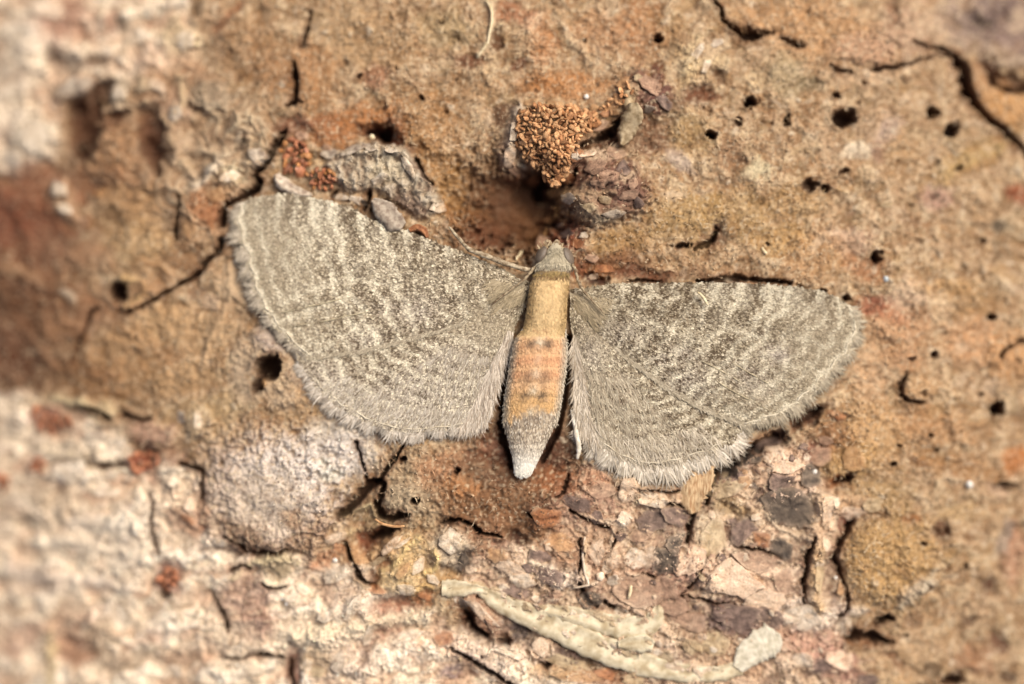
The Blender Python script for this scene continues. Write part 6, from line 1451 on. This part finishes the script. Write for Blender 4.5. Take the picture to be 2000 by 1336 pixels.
def body_colour(u, v, side, r):
    """side: -1..1 across the back."""
    c = np.empty(u.shape + (3,), F); c[:] = lin((226, 194, 142))
    wv = v + 3 * noise(u / 14, v / 14, 15)
    head = sstep(532, 526, wv)
    c = mixc(c, (sstep(548, 538, wv)).astype(F), lin((156, 132, 84)))
    c = mixc(c, (head * .95).astype(F), lin((192, 180, 154)))
    c = mixc(c, (np.exp(-((wv - 527) / 3.5) ** 2) * .95).astype(F), lin((92, 66, 46)))
    c = mixc(c, (np.exp(-((wv - 540) / 3.0) ** 2) * .8).astype(F), lin((104, 70, 44)))
    c = mixc(c, (np.exp(-((wv - 494) / 3) ** 2) * sstep(.55, .2, np.abs(side)) * .5).astype(F), lin((116, 108, 80)))
    thor = sstep(545, 556, wv) * sstep(655, 645, wv)
    c = mixc(c, (thor * sstep(.45, .95, np.abs(side)) * .6).astype(F), lin((150, 118, 66)))
    c = mixc(c, (thor * sstep(.1, .6, noise(u / 16, v / 16, 16)) * .35).astype(F), lin((164, 126, 82)))
    c = mixc(c, (np.exp(-((wv - 641) / 3.0) ** 2) * sstep(.5, .2, np.abs(side + .1)) * .55).astype(F), lin((156, 92, 58)))
    ab = sstep(650, 660, wv)
    orange = np.empty_like(c); orange[:] = lin((224, 180, 134))
    band = .5 + .5 * np.cos(2 * np.pi * (wv - 700) / 30)
    orange = mixc(orange, (band * .6 * sstep(655, 690, wv) * sstep(760, 720, wv)).astype(F), lin((214, 150, 108)))
    orange = mixc(orange, (sstep(745, 775, wv) * .7).astype(F), lin((218, 176, 116)))
    orange = mixc(orange, (sum(np.exp(-((wv - q) / 2.0) ** 2) for q in (690, 716, 746, 774)) * .45).astype(F), lin((226, 178, 128)))
    c = mixc(c, ab.astype(F), orange)
    grey = sstep(792, 812, wv + 26 * np.clip(-side - .1, 0, 1) * -1 + 13 * noise(u / 11, v / 11, 17))
    c = mixc(c, (ab * grey * .92).astype(F), lin((196, 180, 156)))
    c = mixc(c, (ab * grey * sstep(840, 815, wv) * sstep(.7, .2, np.abs(side)) * .6).astype(F), lin((130, 112, 94)))
    c = mixc(c, (ab * sstep(.70, .96, np.abs(side)) * .8).astype(F), lin((188, 174, 152)))
    # dark paired dots and pale dorsal spots
    for q, wd in ((668, .95), (730, .6), (770, 1.0), (744, .5)):
        for sd in (-.30, .30):
            c = mixc(c, (wd * np.exp(-((wv - q) / 9) ** 2 - ((side - sd) / .22) ** 2)).astype(F), lin((92, 72, 54)))
    for q, wd in ((664, .8), (700, .3), (726, .6), (758, .8), (800, .7)):
        c = mixc(c, (wd * np.exp(-((wv - q) / 8) ** 2 - ((side + .02) / .16) ** 2)).astype(F), lin((220, 206, 178)))
    c = mixc(c, (sstep(845, 880, wv) * .6).astype(F), lin((238, 228, 210)))
    c = mixc(c, (sstep(872, 905, wv) * .95).astype(F), lin((255, 250, 236)))
    c = mixc(c, (ab * grey * (r < .34) * .55 * (r != .5) * sstep(905, 855, wv)).astype(F), lin((104, 88, 76)))
    c = mixc(c, (ab * grey * (.5 + .5 * np.sin(wv * .52)) * .22 * sstep(915, 900, wv)).astype(F), lin((120, 102, 88)))
    c = mixc(c, (ab * grey * (r > .75) * .5).astype(F), lin((236, 226, 206)))
    return c * (.84 + .32 * r[..., None]).astype(F)


side = np.cos(phi)[None] + 0 * BU
M_BODY = mat_tint('moth_body', rough=.65, fine=30, amount=.12, bump=.3, dist=.015, spec=.3, sheen=.1)
bp = body_xyz(BU, BV, BH)
vs = rel(bp.reshape(-1, 3))
fs = grid_faces(len(vv), NS, True)
quads = list(map(tuple, fs))
n0 = len(vs)
body_me = bpy.data.meshes.new('body')
caps_v = np.stack([vs[:NS].mean(0), vs[-NS:].mean(0)])
allv = np.concatenate([vs, caps_v])
tri = [(n0, (k + 1) % NS, k) for k in range(NS)] + [(n0 + 1, n0 - NS + k, n0 - NS + (k + 1) % NS) for k in range(NS)]
body_me.from_pydata(allv.tolist(), [], quads + tri)
bc = body_colour(BU, BV, side, np.full(BU.shape, .5)).reshape(-1, 3)
bc = np.concatenate([bc, bc[:1], bc[-1:]])
ca_ = body_me.color_attributes.new('tint', 'FLOAT_COLOR', 'POINT')
ca_.data.foreach_set('color', np.concatenate([bc, np.ones((len(bc), 1), F)], 1).ravel())
for p_ in body_me.polygons: p_.use_smooth = True
body_me.materials.append(M_BODY)
body = mchild('body', body_me)

# body scales and down
n = 9000
iv = rng.uniform(482, 929, n); ip = rng.uniform(.02 * np.pi, .98 * np.pi, n)
def body_at(v, ph):
    l, r, c, h = (np.interp(v, vv, a) for a in (uL, uR, hc, hh))
    dip = np.interp(v, vv, ringdip)
    return (l + r) / 2 + (r - l) / 2 * np.cos(ph) * (1 - .4 * dip), v, c + h * np.sin(ph) * (1 - dip)
u_, v_, h_ = body_at(iv, ip)
Pb = body_xyz(u_, v_, h_)
u2, v2, h2 = body_at(iv + 1.5, ip); u3, v3, h3 = body_at(iv, ip + .03)
dv_ = norm(body_xyz(u2, v2, h2) - Pb); dp_ = norm(body_xyz(u3, v3, h3) - Pb)
Nb = norm(np.cross(dp_, dv_)); Nb *= np.sign((Nb * np.stack([np.cos(ip), 0 * ip, np.sin(ip) + .2], -1)).sum(-1, keepdims=True))
cb = body_colour(u_, v_, np.cos(ip), rng.random(n))
scale_soup('body_scales', rel(Pb), dv_, Nb, rng.uniform(.06, .11, n), rng.uniform(.018, .03, n), cb, body, M_SCALE, rise=.16, twist=.25)
# side tufts of the abdomen
n = 900
iv = rng.uniform(640, 830, n); ip = np.where(rng.random(n) < .5, rng.uniform(-.1, .25, n), np.pi - rng.uniform(-.1, .25, n))
u_, v_, h_ = body_at(iv, ip); Pb = body_xyz(u_, v_, h_)
out = np.stack([np.cos(ip), 0 * ip, .25 + 0 * ip], -1)
dd = norm(np.array([[0, -1.0, 0]]) + out * rng.uniform(.1, .6, (n, 1)) + rng.normal(0, .12, (n, 3)))
Nn = norm(np.stack([np.cos(ip) * .5, 0 * ip, 1 + 0 * ip], -1))
r = rng.random((n, 1))
hair_soup('side_hair', rel(Pb), dd, Nn, rng.uniform(.04, .09, n), rng.uniform(.012, .02, n), ((lin((150, 134, 112)) * (1 - r) + lin((214, 202, 180)) * r)).astype(F), body, M_HAIRS, .3, .1)

# eyes, palps
M_EYE = mat_plain('compound_eye', (104, 92, 80), (136, 122, 106), 60, rough=.4, bump=.3, spec=.5, rand=.02)


def ellipsoid(name, center, axes, rot, mat, parent, sub=3):
    bm = _bm.new(); _bm.ops.create_icosphere(bm, subdivisions=sub, radius=1)
    me = bpy.data.meshes.new(name); bm.to_mesh(me); bm.free()
    for p_ in me.polygons: p_.use_smooth = True
    me.materials.append(mat)
    o = mchild(name, me, parent)
    o.location = rel(center); o.scale = axes; o.rotation_euler = rot
    return o


ellipsoid('eye', body_xyz(1057.0, 497.0, .31), (.085, .18, .16), (0, .35, -.5), M_EYE, body)
ellipsoid('eye', body_xyz(1110.0, 501.0, .31), (.085, .19, .16), (0, -.35, .4), M_EYE, body)
M_PALP = mat_plain('palp', (112, 84, 58), (206, 186, 152), 16, rough=.8, bump=.5, rand=.1)
for (a, b) in (((1075, 482), (1067, 468)), ((1090, 482), (1086, 468))):
    p0 = rel(body_xyz(a[0] * 1.0, a[1] * 1.0, .22)); p1 = rel(body_xyz(b[0] * 1.0, b[1] * 1.0, .22)); mid = (p0 + p1) / 2
    mchild('palp', tube('palp', [tuple(p0), tuple(p0 * .6 + p1 * .4), tuple(p0 * .2 + p1 * .8), tuple(p1)], [.05, .07, .055, .02], M_PALP), body)
# hair brush at the front of the head and behind the eyes
n = 110
fu_, fv_ = rng.uniform(1054, 1100, n), rng.uniform(478, 500, n)
Pf = body_xyz(fu_, fv_, .24 + .10 * rng.random(n))
df = norm(np.stack([(fu_ - 1082) / 60, .8 + 0 * fu_, .15 * rng.normal(0, 1, n)], -1))
r = rng.random((n, 1))
hair_soup('head_tuft', rel(Pf), df, np.tile([[0, 0, 1.0]], (n, 1)), rng.uniform(.05, .12, n), rng.uniform(.014, .026, n), (lin((128, 98, 66)) * (1 - r) + lin((196, 176, 140)) * r).astype(F), body, M_HAIRS, .5, .1)


def limb(name, uvh, radii, mat):
    pts = [rel(body_xyz(float(u), float(v), h)) for u, v, h in uvh]
    P2, R2 = [], []
    for k in range(len(pts) - 1):
        for j in range(5):
            f = j / 5
            P2.append(tuple(pts[k] * (1 - f) + pts[k + 1] * f + rng.normal(0, .004, 3)))
            R2.append((radii[k] * (1 - f) + radii[k + 1] * f) * random.uniform(.88, 1.12))
    P2.append(tuple(pts[-1])); R2.append(radii[-1])
    return mchild(name, tube(name, P2, R2, mat, 8))


M_LEG = mat_plain('moth_leg', (120, 98, 72), (210, 194, 164), 12, rough=.7, bump=.4, rand=.05)
M_LEGW = mat_plain('pale_tarsus', (214, 202, 180), (240, 232, 216), 12, rough=.7, bump=.4, rand=.05)
leg1 = limb('leg', [(1044, 528, .30), (1020, 525, .34), (985, 514, .36), (950, 500, .36), (920, 489, .33), (906, 478, .26), (893, 462, .20), (877, 443, .14)], [.035, .045, .055, .05, .052, .034, .036, .02], M_LEG)
leg1['label'] = 'front leg stretched forward along the left forewing'
leg2 = limb('leg', [(1118, 800, .10), (1124, 838, .12), (1129, 862, .14), (1131, 880, .12), (1127, 896, .08)], [.04, .055, .055, .05, .03], M_LEGW)
leg2['label'] = 'white hind foot showing below the right hindwing'
M_ANT = mat_plain('antenna', (104, 82, 60), (186, 168, 136), 14, rough=.7, bump=.4, rand=.05)
limb('antenna', [(1118, 516, .36), (1124, 528, .40), (1128, 545, .40), (1136, 562, .38), (1150, 580, .36), (1180, 612, .36)], [.03, .032, .03, .028, .024, .012], M_ANT)
limb('antenna', [(1044, 520, .36), (1036, 532, .40), (1024, 545, .42), (1010, 556, .42), (985, 575, .41), (960, 596, .40)], [.03, .032, .03, .026, .022, .012], M_ANT)

sliver('wood_sliver', [(1364, 570), (1374, 582), (1383, 596)], .03, M_HAIR, 'pale sliver lying on the dark patch of the right forewing', 'sliver', zfun=lambda u, v: [float(q) for q in at(u, v, .40)])
